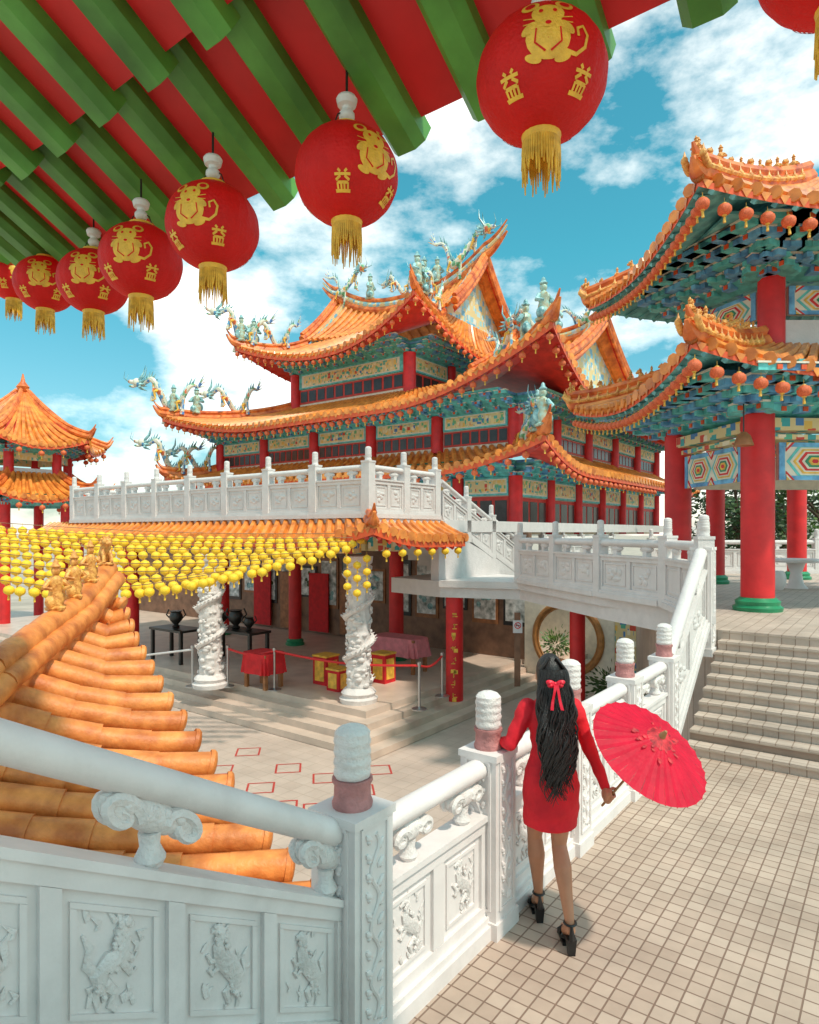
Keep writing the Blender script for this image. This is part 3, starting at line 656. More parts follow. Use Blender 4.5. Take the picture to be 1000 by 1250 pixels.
# ------------------------------------------------------------------ lower hall under the platform
low = thing('lower_hall', 'open lower hall under the platform with carved dragon columns', 'hall', W(11,-9.5,-1.4))
m = MB(); m.poly([W(10.85,-22.4),W(20,-22.4),W(20,-31.5),W(42,-31.5),W(42,-9.2),W(10.85,-9.2)], 2.45, PLZ); part(m, 'platform_slab', M_whitefar, low, smooth=False)
m = MB()
for i in range(4):
    e = .32*(4-i); m.poly([W(11.0-e,-32),W(22,-32),W(22,-9.5+e),W(11.0-e,-9.5+e)], -1.99-.001*i, -2+.15*(i+1))
part(m, 'plinth_steps', M_hallfl, low, smooth=False)
m = MB(); m.strip(W(18,-31),W(18,-8.95),-1.39,2.44,-1.39,2.44,.2); m.strip(W(18.2,-31),W(40,-31),-1.39,2.44,-1.39,2.44,.2)
part(m, 'wall', M_brown, low, smooth=False)
lo = dict(FL=W(10.1,-24),FR=W(10.1,-8.5),BR=W(13.6,-8.5)); li = dict(FL=W(10.95,-24),FR=W(10.95,-9.35),BR=W(13.6,-9.35))
ls = Slope(lo['FL'],lo['FR'],li['FL'],li['FR'],2.3,2.72,.3,2.,.2,0,1); ls.tiles(low,.3,.085,4)
lg = Slope(lo['FR'],lo['BR'],li['FR'],li['BR'],2.3,2.72,.3,2.,.2,1,0); lg.tiles(low,.3,.085,4); ls.hip(low,'B',.12,.2)
for px, py in ((438,856),(257,838)):
    Y = (ZC+1.4)*F/(py-HY); p = at(px, py, Y); p.z = -1.4; mb = MB()
    def fn(r, z, w):
        if z < .3 or z > 3.1: return r
        return r+.035*noise.noise(Vector((math.cos(w)*2.6, math.sin(w)*2.6, z*6)))+.03*noise.noise(Vector((math.cos(w)*6, math.sin(w)*6, z*14)))
    prof = [(.42,0),(.44,.1),(.36,.14),(.4,.22),(.33,.3)]+[(.26,.3+.035*k) for k in range(1, 81)]+[(.31,3.15),(.33,3.3)]
    mb.lathe(p, prof, 40, fn)
    hel = []; hr = []
    for k in range(61):
        t = k/60; a = t*5.2*PI; rr = .29+.02*math.sin(k*.9); hel.append(p+Vector((rr*math.cos(a), rr*math.sin(a), .45+2.5*t))); hr.append(.025+.05*math.sin(PI*min(1, .08+t*.9)))
    mb.tube(hel, hr, 8)
    for k in range(1, 60):
        o = Vector((hel[k].x-p.x, hel[k].y-p.y, 0)).normalized(); mb.tube([hel[k]+o*hr[k]*.6, hel[k]+o*(hr[k]+.05)+Z*.05], [.028,.004], 4)
    rq = random.Random(px)
    for k in range(170):
        a = rq.uniform(0,6.28); z = rq.uniform(.35,3.05); o = Vector((math.cos(a), math.sin(a), 0)); q = p+o*.28+Z*z; s_ = rq.uniform(.025,.06)
        mb.ell(q, s_*1.5, s_*.8, s_, 6, 5, (o.cross(Z), o, Z))
    part(mb, 'dragon_column', M_carve, low, 'white column carved with a coiling dragon')
for vv in (-19.5, -24): column(low, W(11.3,vv), -1.4, 2.4, .25, M_greenb)
for vv in (-12.2,-16.6,-20.5): column(low, W(15.6,vv), -1.4, 2.4, .22, M_greenb)
m = MB()
for k in range(12): m.box(W(12.6+.0, -10.2-k*1.1, 2.2), .06, .5, .22, (U, V, Z))
m.strip(W(11.3,-24),W(11.3,-9.9),1.95,2.4,1.95,2.4,.12); part(m, 'painted_beam', M_paint, low, smooth=False)
r = random.Random(3)
for k in range(15):
    v = -25+k*1.12; c = W(17.88, v, .55); mb = MB(); hw = .46; hh = .95 if k % 3 else .6
    mb.cur = 0; mb.box(c, hw, .03, hh, (V, U, Z)); mb.cur = 1; mb.box(c-U*.04, hw*.82, .01, hh*.86, (V, U, Z)); 
    mb.cur = 2
    for j in range(5): mb.ell(c-U*.05+V*r.uniform(-.25,.25)+Z*r.uniform(-.6,.6)*hh, r.uniform(.05,.16), r.uniform(.04,.13), .012, 8, 5, (V, Z, U))
    part(mb, 'framed_picture', [M_brown2 if k % 2 else M_black, M_pic, M_tealdragon if k % 2 else M_leafd], low)
for k in range(4):
    v = -16-k*1.6; mb = MB(); c = W(17.75, v, -.2); mb.box(c, .5, .03, 1.1, (V, U, Z)); part(mb, 'red_door_panel', M_redcloth if k % 2 else M_brown2, low, smooth=False)
# moon gate + columns under landing
gate = thing('moon_gate_wall', 'wall with a round wooden moon gate below the landing', 'wall', W(18.2,-7.4,-2))
c = W(17.6,-7.58,-.58); rad = 1.0; mb = MB(); ring = []; outr = []
for k in range(48):
    a = 2*PI*k/48; ring.append(c+V*math.cos(a)*rad+Z*math.sin(a)*rad)
    q = max(abs(math.cos(a))/1.35, abs(math.sin(a))/1.42); outr.append(c+V*math.cos(a)/q+Z*math.sin(a)/q)
for off in (0, .18): mb.grid([[p+U*off for p in ring+ring[:1]], [p+U*off for p in outr+outr[:1]]])
part(mb, 'wall', M_cream, gate)
mb = MB(); mb.tube([p-U*.03 for p in ring+ring[:2]], .085, 8); mb.tube([c+V*math.cos(2*PI*k/40)*.9+Z*math.sin(2*PI*k/40)*.9-U*.04 for k in range(42)], .03, 6); part(mb, 'round_frame', M_gilt, gate, 'round dark wooden frame')
mb = MB(); mb.strip(W(17.65,-6.2), W(17.65,-1.2), -2, .6, -2, .6, .2); part(mb, 'wall', M_paint, gate, smooth=False)
m = MB(); m.strip(W(21.6,-10.4), W(21.6,-4.5), -2, .8, -2, .8, .2); m.strip(W(21.6,-10.4), W(21.6,-4.5), .8, .9, .8, .9, .4); single(m, 'gate_backdrop', M_cream, 'pale backdrop wall added to brighten the view through the moon gate', 'wall', smooth=False)  # added pale backdrop, keeps the moon gate opening bright instead of dark
for px, py, nm in ((555,869,'red column with gold lettering under the left end of the landing'),(705,838,'red column under the landing beside the moon gate')):
    Y = 16.2 if px == 555 else 14.6; p = at(px, py, Y)
    t = thing('landing_column', nm, 'column', (p.x,p.y,-2)); column(t, p, -2, .859, .215 if px == 555 else .17, M_greenb, 'shaft')
    if px == 555:
        mb = MB()
        for k in range(8):
            q = Vector((p.x-.2*.1, p.y-.217, .45-k*.29))
            for j in range(5): mb.box(q+X1*R.uniform(-.04,.04)+Z*R.uniform(-.08,.08), R.choice((.05,.01)), .006, R.choice((.01,.045)))
        part(mb, 'gold_lettering', M_gold, t, smooth=False)
p = at(632,765,15.6); t = thing('no_smoking_sign', 'small white no smoking sign on dark post under the landing', 'sign', p)
mb = MB(); mb.box(p, .11, .015, .15); part(mb, 'board', M_signw, t, smooth=False)
mb = MB(); mb.tube([p+Vector((.07*math.cos(a*PI/12),-.02,.03+.07*math.sin(a*PI/12))) for a in range(26)], .01, 6); mb.tube([p+Vector((-.048,-.02,.078)), p+Vector((.048,-.02,-.018))], .009, 6); part(mb, 'prohibition_ring', M_signr, t)
mb = MB(); mb.box(p+Vector((0,-.018,.03)), .045, .005, .01); mb.cur = 0; part(mb, 'cigarette', M_black, t, smooth=False)
mb = MB(); mb.box(p+Vector((0,.04,-.55)), .07, .02, .88); part(mb, 'backing_post', M_brown, t, smooth=False)
# furniture in the lower hall
def table(px, py, wd, dp, h, top, label, cloth=None):
    Y = (ZC+1.4)*F/(py-HY); p = at(px, py, Y); p.z = -1.4; t = thing('table', label, 'table', p)
    mb = MB(); mb.box(p+Z*h, wd/2, dp/2, .035, (V, U, Z)); part(mb, 'table_top', top, t, smooth=False)
    for a in (-1, 1):
        for b in (-1, 1): mb = MB(); mb.box(p+V*a*(wd/2-.08)+U*b*(dp/2-.08)+Z*(h/2-.02), .045, .045, h/2-.02, (V, U, Z)); part(mb, 'leg', top, t, smooth=False)
    if cloth:
        mb = MB(); rows = []
        for j in range(6):
            row = []
            for k in range(49):
                a = 2*PI*k/48; cx = math.copysign(abs(math.cos(a))**.35, math.cos(a)); sx = math.copysign(abs(math.sin(a))**.35, math.sin(a)); f = 1+.02*j*math.sin(a*14)+.012*j
                row.append(p+V*cx*(wd/2+.03)*f+U*sx*(dp/2+.03)*f+Z*(h+.05-j*.1))
            rows.append(row)
        mb.grid(rows); mb.add(rows[0][:-1], [tuple(range(48))])
        q = single(mb, 'tablecloth', cloth, ('red' if cloth is M_redcloth else 'pink')+' cloth draped over the '+label, 'tablecloth')
    return p
table(322,838,.85,.65,.82,M_brown2,'small table near the far carved column', M_redcloth)
table(488,818,1.5,.7,.9,M_brown2,'long offering table before the picture wall', M_pinkcloth)
pt = table(288,808,2.2,.8,.95,M_black,'black lacquer altar table deep in the hall')
pt2 = table(215,806,1.6,.8,.95,M_black,'black lacquer altar table at the left of the hall')
def urn(p, s, label):
    mb = MB(); mb.lathe(p, [(.1*s,0),(.14*s,.04*s),(.07*s,.1*s),(.2*s,.25*s),(.22*s,.38*s),(.16*s,.5*s),(.2*s,.55*s)], 16)
    t = thing('incense_urn', label, 'urn', p); part(mb, 'bowl', M_black, t)
    mb = MB()
    for a in (-1, 1): mb.tube([p+X1*a*.2*s+Z*.3*s, p+X1*a*.32*s+Z*.42*s, p+X1*a*.24*s+Z*.6*s], .025*s, 6)
    part(mb, 'handles', M_black, t)
urn(pt+Z*.99, 1., 'dark incense urn on the black altar table deep in the hall')
urn(pt+V*.6+Z*.99, .7, 'smaller dark urn right of the large urn on the altar table')
urn(pt-V*.7+Z*.99, .8, 'dark urn left of the large urn on the altar table')
urn(pt2+Z*.99, .9, 'dark urn on the left black altar table')
def gbox(px, py, w_, h_, label):
    p = at(px, py, (ZC+1.4)*F/(py-HY)); p.z = -1.4
    t = thing('offering_box', label, 'box', p); mb = MB(); mb.box(p+Z*h_/2, w_/2, w_/2, h_/2, (V, U, Z)); part(mb, 'cabinet', M_redcloth, t, smooth=False)
    mb = MB(); mb.box(p+Z*h_*.5-U*(w_/2+.006), w_*.34, .006, h_*.36, (V, U, Z)); mb.box(p+Z*(h_+.02), w_*.54, w_*.54, .022, (V, U, Z)); mb.box(p+Z*h_*.5+V*(w_/2+.006), .006, w_*.34, h_*.36, (V, U, Z)); part(mb, 'gilt_panel', M_gold, t, smooth=False)
gbox(398,834,.46,.7,'red and gold offering box left of the near carved column'); gbox(413,842,.4,.5,'smaller red and gold box touching the near carved column'); gbox(468,832,.45,.72,'red and gold offering box right of the near carved column')
stn = []
for px, py, lb in ((235,838,'steel barrier post left of the far carved column'),(278,838,'steel barrier post right of the far carved column'),(335,842,'steel barrier post in front of the red draped table'),(512,866,'steel barrier post at the hall steps right of the near carved column'),(540,850,'steel barrier post beside the red landing column')):
    p = at(px, py, (ZC+1.4)*F/(py-HY)); p.z = -1.4; t = thing('barrier_post', lb, 'barrier post', p)
    mb = MB(); mb.lathe(p, [(.03,0),(.03,.95),(.045,.96),(.045,1.02),(.01,1.04)], 10); part(mb, 'pole', M_metal, t); mb = MB(); mb.lathe(p, [(.17,0),(.17,.02),(.05,.05)], 16); part(mb, 'base', M_metal, t); stn.append(p)
for a, b, lb in ((1,2,'red barrier belt between the far carved column and the red table'),(2,3,'red barrier belt crossing in front of the near carved column'),(3,4,'red barrier belt beside the red landing column')):
    mb = MB(); mb.tube([stn[a].lerp(stn[b], k/10)+Z*(.95-.12*math.sin(PI*k/10)) for k in range(11)], .028, 6); single(mb, 'barrier_belt', M_signr, lb, 'barrier belt')
mb = MB(); q = W(10.0,-21,-1.9); mb.tube([stn[0]+Z*.92, stn[0].lerp(q,.5)+Z*.55, q+Z*.4], .03, 6); single(mb, 'chain_rail', M_whitefar, 'white rail sloping down from the leftmost barrier post', 'rail')
# ------------------------------------------------------------------ yellow lanterns over courtyard
def lan_mesh(name, m1, m2, tas=True):
    mb = MB(); prof = [(.18,-.4),(.34,-.34),(.46,-.2),(.5,0),(.46,.2),(.34,.34),(.18,.4)]
    mb.lathe((0,0,0), prof, 14, lambda r,z,w: r*(1+.03*math.cos(7*w))); mb.cur = 1
    mb.lathe((0,0,.4), [(.17,0),(.15,.08)], 8); mb.lathe((0,0,-.48), [(.15,0),(.17,.08)], 8); mb.tube([(0,0,.45),(0,0,.85)], .02, 4)
    if tas: mb.lathe((0,0,-.95), [(.11,0),(.09,.3),(.05,.47)], 8)
    return mb.mesh(name, [m1, m2])
ML = lan_mesh('small_lantern', M_small, M_gold); MY = lan_mesh('yellow_lantern', M_yellow, M_lgold)
def inst(name, me, p, s, label, cat, group):
    o = bpy.data.objects.new(name, me); C.objects.link(o); o.location = p; o.scale = (s, s, s); o.rotation_euler = (R.uniform(-.06,.06), R.uniform(-.06,.06), R.uniform(0, 6))
    o['label'] = label; o['category'] = cat; o['group'] = group
RXS = (447,438,428,410,388,360,328,292,256); RYS = (658,663,668,674,681,688,695,702,708)
LYS = (645,651,658,665,673,682,692,703,714)
for i in range(9):
    Ya = 13.7-.3*i; Yb = 14.0-.34*i; a = at(RXS[i], RYS[i]-7, Ya); b = at(-15, LYS[i]-8, Yb); Ln = (b-a).length; sag = .1+.012*i
    fz = lambda t: a.lerp(b, t)-Z*sag*math.sin(PI*t)
    mb = MB(); mb.tube([fz(k/30) for k in range(31)], .007, 4); single(mb, 'lantern_cord', M_brown, 'thin cord of the yellow lantern rows over the courtyard', 'cord', 'cords of the yellow lantern rows')
    n = int(Ln/.212)
    for k in range(n):
        p = fz((k+.5+R.uniform(-.14,.14))/n)-Z*R.uniform(.13,.16)
        inst('yellow_lantern', MY, p, .178, 'round yellow paper lantern in the rows strung over the courtyard', 'lantern', 'yellow lanterns over the courtyard')
for j, (px, py) in enumerate(((424,684),(424,700),(424,716),(436,690),(436,706),(436,724),(448,682),(448,698),(448,714))):
    inst('yellow_lantern', MY, at(px, py, 13.3+.02*j), .17, 'yellow paper lantern in the cluster hanging at the near eave corner of the lower hall', 'lantern', 'yellow lanterns clustered at the eave corner')
for k in range(6):
    inst('yellow_lantern', MY, W(10.6+k*.55,-8.55,2.0), .18, 'yellow paper lantern under the short right eave of the lower hall', 'lantern', 'yellow lanterns under the right eave')
# ------------------------------------------------------------------ right pavilion
pav = thing('red_pavilion', 'two tiered pavilion with thick red columns at the right', 'pavilion', (6,11.2,PAVZ))
cen = Vector((8.2,12.2,0))
def ins(P, dx, dy): return Vector((P.x+(dx if P.x < 8 else -dx), P.y+(dy if P.y < 12 else -dy), 0))
def ptier(zo, zi, dx, dy, up, sw, grp, curl, A, B, plate):
    Rr = Vector((12.5,9.8,0)); Br = Vector((12.5,15.0,0))
    inn = {k: ins(p, dx, dy) for k, p in (('A',A),('B',B),('R',Rr),('Q',Br))}
    f = Slope(A, Rr, inn['A'], inn['R'], zo, zi, up, sw, .12, con=.3); l = Slope(B, A, inn['B'], inn['A'], zo, zi, up, sw, .12, con=.3)
    bk = Slope(Br, B, inn['Q'], inn['B'], zo, zi, up, sw, .12, con=.3)
    for s in (f, l, bk): s.tiles(pav, .27, .08, 7, drop=.13, soff=M_soff)
    mb = MB(); mb.poly([ins(A,.75,.75), ins(Rr,.75,.75), ins(Br,.75,.75), ins(B,.75,.75)], plate, plate+.05); part(mb, 'ceiling', M_soff, pav, smooth=False)
    _, h = f.hip(pav, 'A', .15, curl); _, h2 = l.hip(pav, 'A', .15, curl)
    for H in (h, h2):
        yw = math.atan2(H[12].y-H[6].y, H[12].x-H[6].x)+PI/2
        for j in range(2, 15): fig(pav, H[j]+Z*.14, R.uniform(.22,.32), yw+R.uniform(-.3,.3), LION if j % 2 else FIGO)
        sd_ = Vector((-math.cos(yw), -math.sin(yw), 0))
        for e in (-1, 1):
            mb = MB(); mb.tube([q+Z*.03+sd_*e*.14 for q in H[2:17]], .04, 6)
            for j in range(2, 17):
                q = H[j]+Z*.04+sd_*e*.14; mb.ell(q, .055, .055, .065, 7, 5); mb.tube([q, q+Z*.14], [.04,.004], 5)
            part(mb, 'ridge_crest', M_figo, pav)
    eave_lanterns(f, .31, .2, 'orange lantern under the %s front eave of the red pavilion' % grp, 'lanterns under the pavilion %s front eave' % grp, .2, x1=.5)
    eave_lanterns(l, .2, .17, 'orange lantern under the %s left eave of the red pavilion' % grp, 'lanterns under the pavilion %s left eave' % grp, .2)
    return f, l
A = Vector((4.15,9.5,0)); B = Vector((3.75,14.6,0)); Rr = Vector((12.5,9.8,0)); Br = Vector((12.5,15.0,0))
ptier(4.8, 5.6, 1.9, 1.7, .42, 2.6, 'lower', .18, A, B, 4.93); ptier(7.25, 8.8, 3.0, 2.4, .3, 2.6, 'upper', .18, Vector((4.25,9.5,0)), Vector((4.1,14.6,0)), 7.42)
C1 = at(925,745,(ZC-PAVZ)*F/95); C1.z = 0; C2 = Vector((5.45,13.3,0)); C3 = Vector((10.6,11.2,0)); C4 = Vector((10.6,13.4,0))
for p in (C1, C2, C3, C4): column(pav, p, PAVZ, 4.6, .255, M_greenb, n=28)
for p, rr in ((Vector((7.75,16.6,0)),.22),(Vector((10.7,18.1,0)),.24)): column(pav, p, PAVZ, 5.0, rr, M_greenb)
UC1 = Vector((6.35,11.5,0)); UC2 = Vector((5.75,13.1,0)); UC3 = Vector((10.4,11.5,0))
for p in (UC1, UC2, UC3): column(pav, p, 5.3, 7.4, .22, None)
mb = MB()
for a, b in ((C1,C2),(C1,C3),(C2,C4)): mb.strip(a, b, 4.12, 4.32, 4.12, 4.32, .3); mb.strip(a, b, 3.98, 4.06, 3.98, 4.06, .14)
part(mb, 'beam', M_paint, pav, smooth=False)
def nrmout(a, b): 
    d = (b-a).normalized(); n = Vector((-d.y,d.x,0)); return n if n.dot(a.lerp(b,.5)-cen) > 0 else -n
def extd(a, b, e): d = (b-a).normalized(); return a-d*e, b+d*e
for a, b in ((C1,C2),(C1,C3)): a2_, b2_ = extd(a,b,.5); brackets(pav, a2_, b2_, nrmout(a,b), 4.92, .36, 1.6, 5, .9)
for a, b in ((UC1,UC2),(UC1,UC3)): a2_, b2_ = extd(a,b,.5); brackets(pav, a2_, b2_, nrmout(a,b), 7.41, .36, 1.7, 5, .9)
def hexpanel(a, b, z, h, inset=.34):
    d = (b-a).normalized(); n = nrmout(a, b); Ln = (b-a).length-2*inset; c = a.lerp(b, .5); mb = MB(); k = max(1, round(Ln/1.15)); ax = (d, n, Z)
    mb.box(c+Z*z, Ln/2, .04, h/2, ax); mb.cur = 1
    for e in (-1, 1): mb.box(c+Z*(z+e*(h/2-.035))+n*.045, Ln/2, .008, .035, ax)
    for e in (-1, 1): mb.box(c+d*e*(Ln/2-.05)+Z*z+n*.045, .05, .008, h/2-.072, ax)
    for i in range(k):
        q = c+d*((i+.5)/k-.5)*(Ln-.24)+Z*z; wd = (Ln-.24)/k
        for j, (s, mi) in enumerate(((.49,2),(.43,0),(.38,3),(.33,0),(.29,4),(.23,0),(.18,5),(.12,3),(.06,4))):
            P = [(-s*wd,0),(-s*wd*.55,s*h*.86),(s*wd*.55,s*h*.86),(s*wd,0),(s*wd*.55,-s*h*.86),(-s*wd*.55,-s*h*.86)]
            mb.cur = mi; off = .046+.004*j
            mb.prism([q+d*x+Z*y+n*.02 for x, y in P], [q+d*x+Z*y+n*off for x, y in P])
        for e in (-1, 1):
            for g in (-1, 1):
                for j, (s, mi) in enumerate(((.15,4),(.1,0),(.06,3))):
                    o = q+d*e*wd*.5+Z*g*h*.5; mb.cur = mi
                    mb.prism([o+n*.02, o-d*e*s*wd+n*.02, o-Z*g*s*h*1.6+n*.02], [o+n*(.056+.004*j), o-d*e*s*wd+n*(.056+.004*j), o-Z*g*s*h*1.6+n*(.056+.004*j)])
    return part(mb, 'painted_panel', [M_cream, M_blue, M_teal, M_gold, M_red, M_greenb], pav, smooth=False)
hexpanel(C1, C2, 3.62, .62); hexpanel(C1, C3, 3.62, .62); hexpanel(C2, C4, 3.62, .62); hexpanel(UC1, UC2, 6.5, .5, .28); hexpanel(UC1, UC3, 6.5, .5, .28)
mb = MB(); mb.strip(UC1, UC3, 5.4, 6.15, 5.4, 6.15, .12); mb.strip(UC1, UC2, 5.4, 6.15, 5.4, 6.15, .12); part(mb, 'parapet', M_whitefar, pav, smooth=False)
p = at(908,535,10.4); t = thing('hanging_bell_lamp', 'bronze bell shaped lamp hanging beside the thick red pavilion column', 'lamp', p)
mb = MB(); mb.lathe(p-Z*.12, [(.15,0),(.14,.04),(.1,.16),(.04,.22)], 14); part(mb, 'shade', M_brown2, t); mb = MB(); mb.tube([p+Z*.08, p+Z*.75], .012, 5); part(mb, 'cord', M_black, t)
p = at(972,722,15.2); p.z = PAVZ; t = thing('stone_table', 'round white stone table inside the pavilion', 'table', p)
mb = MB(); mb.lathe(p, [(.25,0),(.16,.1),(.12,.35),(.2,.6)], 16); part(mb, 'pedestal', M_white, t); mb = MB(); mb.lathe(p+Z*.6, [(.5,0),(.52,.04),(.5,.08)], 24); part(mb, 'table_top', M_white, t)
for dx, dy, lb in ((-.65,-.35,'left'),(.55,-.5,'right')):
    q = p+Vector((dx,dy,0)); mb = MB(); mb.lathe(q, [(.14,0),(.19,.1),(.2,.25),(.18,.36),(.14,.42)], 16); single(mb, 'stone_stool', M_white, 'white drum stool on the %s of the stone table' % lb, 'stool')
b7 = thing('balustrade', 'far white balustrade behind the pavilion in front of trees', 'balustrade', (8,20.5,PAVZ)); run(b7, [Vector((7.6,20.6,0)), Vector((18,20.6,0))], PAVZ, 2, 1.8, 1.0, .2)
# ------------------------------------------------------------------ left pavilion
lp = at(28,650,30); lp.z = -2; lpv = thing('side_pavilion', 'small two tiered hexagonal pavilion at the far left', 'pavilion', lp)
def hexp(r, k): a = PI/6+k*PI/3+.25; return Vector((lp.x+r*math.cos(a), lp.y+r*math.sin(a), 0))
for ro, ri, zo, zi in ((3.4,.25,6.2,8.7),(3.5,2.0,3.9,5.0)):
    for k in range(6):
        s = Slope(hexp(ro,k), hexp(ro,k+1), hexp(ri,k), hexp(ri,k+1), zo, zi, .4, 1.6, .25); s.tiles(lpv, .32, .1, 6); s.hip(lpv, 'A', .13, .4)
        if k in (3,4,5,0): eave_lanterns(s, .8, .24, 'small lantern under the eaves of the far left pavilion', 'lanterns of the left pavilion')
for k in range(6):
    column(lpv, hexp(2.4,k), -2, 3.9, .22); column(lpv, hexp(1.9,k), 4.6, 6.3, .2); a, b = hexp(1.9,k), hexp(1.9,k+1); d = (b-a).normalized(); n = Vector((-d.y,d.x,0)); n = n if n.dot(a.lerp(b,.5)-Vector((lp.x,lp.y,0))) > 0 else -n
    mb = MB(); mb.strip(a, b, 4.7, 5.25, 4.7, 5.25, .08); part(mb, 'rail_panel', M_whitefar, lpv, smooth=False); mb = MB(); mb.strip(a, b, 5.6, 6.1, 5.6, 6.1, .1); part(mb, 'painted_panel', M_paint2, lpv, smooth=False)
    brackets(lpv, a, b, n, 6.4, .6, 1.0, 3, .8); a, b = hexp(2.4,k), hexp(2.4,k+1); brackets(lpv, a, b, n, 4.1, .6, .9, 3, .8)
mb = MB(); mb.lathe((lp.x,lp.y,8.6), [(.3,0),(.34,.15),(.15,.25),(.28,.5),(.1,.75),(.03,1.1)], 12); part(mb, 'finial', M_ridge, lpv)
# ------------------------------------------------------------------ near tiled roof on the left
nrf = thing('low_tiled_roof', 'glazed orange tile roof corner just beyond the left balustrade', 'roof', (-2.5,6,0))
def interp(K, t):
    t = max(K[0][0], t)
    for i in range(len(K)-1):
        (t0, p0), (t1, p1) = K[i], K[i+1]
        if t <= t1 or i == len(K)-2:
            f = (t-t0)/(t1-t0); return Vector(p0).lerp(Vector(p1), f)
RK = [(0,(-3.7,8.05,1.72)),(.18,(-3.52,7.0,1.42)),(.38,(-3.38,6.1,1.3)),(.62,(-3.2,5.05,1.15)),(1.0,(-3.3,3.9,.6))]
EK = [(0,(-3.55,8.0,1.62)),(.25,(-2.95,7.0,1.25)),(.5,(-2.3,6.1,.88)),(.75,(-1.55,5.2,.53)),(1.0,(-.85,4.4,.2))]
nrow = 16; mb = MB()
rows = []
for i in range(29):
    t = i/28*1.1; a = interp(RK,t); b = interp(EK,t); rows.append([a.lerp(b,k/8)+Z*(-.13-.08*math.sin(PI*k/8)) for k in range(9)])
mb.grid(rows)
for i in range(nrow):
    t = (i+.35)/nrow*1.12; a = interp(RK,t); b = interp(EK,t); Ln = (b-a).length; nt_ = max(2, int(Ln/.36)); r0 = .085+.028*min(1,t)
    for k in range(nt_):
        p0 = a.lerp(b, k/nt_)-Z*.08*math.sin(PI*k/nt_); p1 = a.lerp(b, (k+1)/nt_+.02)-Z*.08*math.sin(PI*(k+1)/nt_); jz = R.uniform(-.008,.008)
        mb.tube([p0+Z*jz, p0.lerp(p1,.9)+Z*jz, p1+Z*jz], [r0*.9, r0*1.03, r0*1.05], 12)
    d = (b-a).normalized(); mb.lathe(b+d*.03, [(r0*1.12,-.03),(r0*1.15,.0),(r0*1.0,.02),(r0*.5,.035),(r0*.1,.04)], 14, None, (d.orthogonal().normalized(), d.cross(d.orthogonal().normalized()), d))
part(mb, 'tiled_roof', M_orange2, nrf)
mb = MB(); rp_ = [interp(RK,t) for t in [k/20*.9 for k in range(21)]]
for off, rr, dz in ((0,.12,.02),(-.1,.1,.17),(.1,.1,.15),(0,.11,.27)):
    for k in range(0, 20, 2): mb.tube([rp_[k]+Vector((off,0,dz)), rp_[k+1]+Vector((off,0,dz)), rp_[k+2]+Vector((off,0,dz))], [rr*1.04, rr, rr*.95], 12)
part(mb, 'hip_ridge', M_orange2, nrf)
mb = MB()
mb.grid([[interp(EK,t/12*1.1)+Z*(-.16) for t in range(13)], [interp(EK,t/12*1.1)+Vector((-.5,-.1,-.45)) for t in range(13)]]); part(mb, 'eave_board', M_redd, nrf)
for t, me_, sc_ in ((.02,LION,.36),(.12,FIGO,.4),(.22,FIGO,.42),(.33,FIGO,.42)):
    fig(nrf, interp(RK,t)+Z*.36, sc_, .9+R.uniform(-.3,.3), me_)
mb = MB(); mb.poly([(-3.3,4.2),(-1.9,4.6),(-3.6,7.2),(-4.6,6.8)], -2, .25); part(mb, 'wall', M_cream, nrf, smooth=False)
# ------------------------------------------------------------------ overhead eave
ev = thing('overhead_eave', 'underside of a red and green temple eave overhead at the top left', 'roof', W(0,-2,4.2))
SL = .577
def ez(u, v): return 4.02+(2.2-u)*SL+.4*max(0, (-v-3.2)/2.2)**2
mb = MB(); vs = [-7.5+.25*k for k in range(39)]
mb.grid([[W(u,v,ez(u,v)+.14) for v in vs] for u in (2.2,1.7,.8,-.2)]); mb.grid([[W(u,v,ez(u,v)+.24) for v in vs] for u in (2.2,1.7,.8,-.2)])
mb.grid([[W(2.2,v,ez(2.2,v)+.14) for v in vs], [W(2.2,v,ez(2.2,v)+.24) for v in vs]])
part(mb, 'soffit', M_red, ev)
def raft(v, u0, u1, dz, hw, hh, m_, nm):
    mb = MB(); a = W(u0,v,ez(u0,v)+dz); b = W(u1,v,ez(u1,v)+dz); d = (b-a).normalized(); n = V; up = n.cross(d); up = up if up.z > 0 else -up
    sec = [(-hw,hh),(-hw,-hh*.35),(-hw*.55,-hh),(hw*.55,-hh),(hw,-hh*.35),(hw,hh)]
    A_ = [a+n*x+up*y for x, y in sec]; B_ = [b+n*x+up*y for x, y in sec]
    mb.prism(A_, B_); return part(mb, nm, m_, ev, smooth=False)
for k in range(18):
    v = -7.2+k*.395
    raft(v, -.1, 2.24, .1, .082, .062, M_green, 'rafter')
    raft(v, -.1, 1.56, -.065, .078, .065, M_green, 'lower_rafter')
mb = MB(); mb.grid([[W(u,v,ez(u,v)-.02) for v in vs] for u in (1.53,.8,-.2)]); mb.grid([[W(1.53,v,ez(1.53,v)-.02) for v in vs],[W(1.53,v,ez(1.53,v)+.13) for v in vs]]); part(mb, 'lower_soffit', M_red, ev)
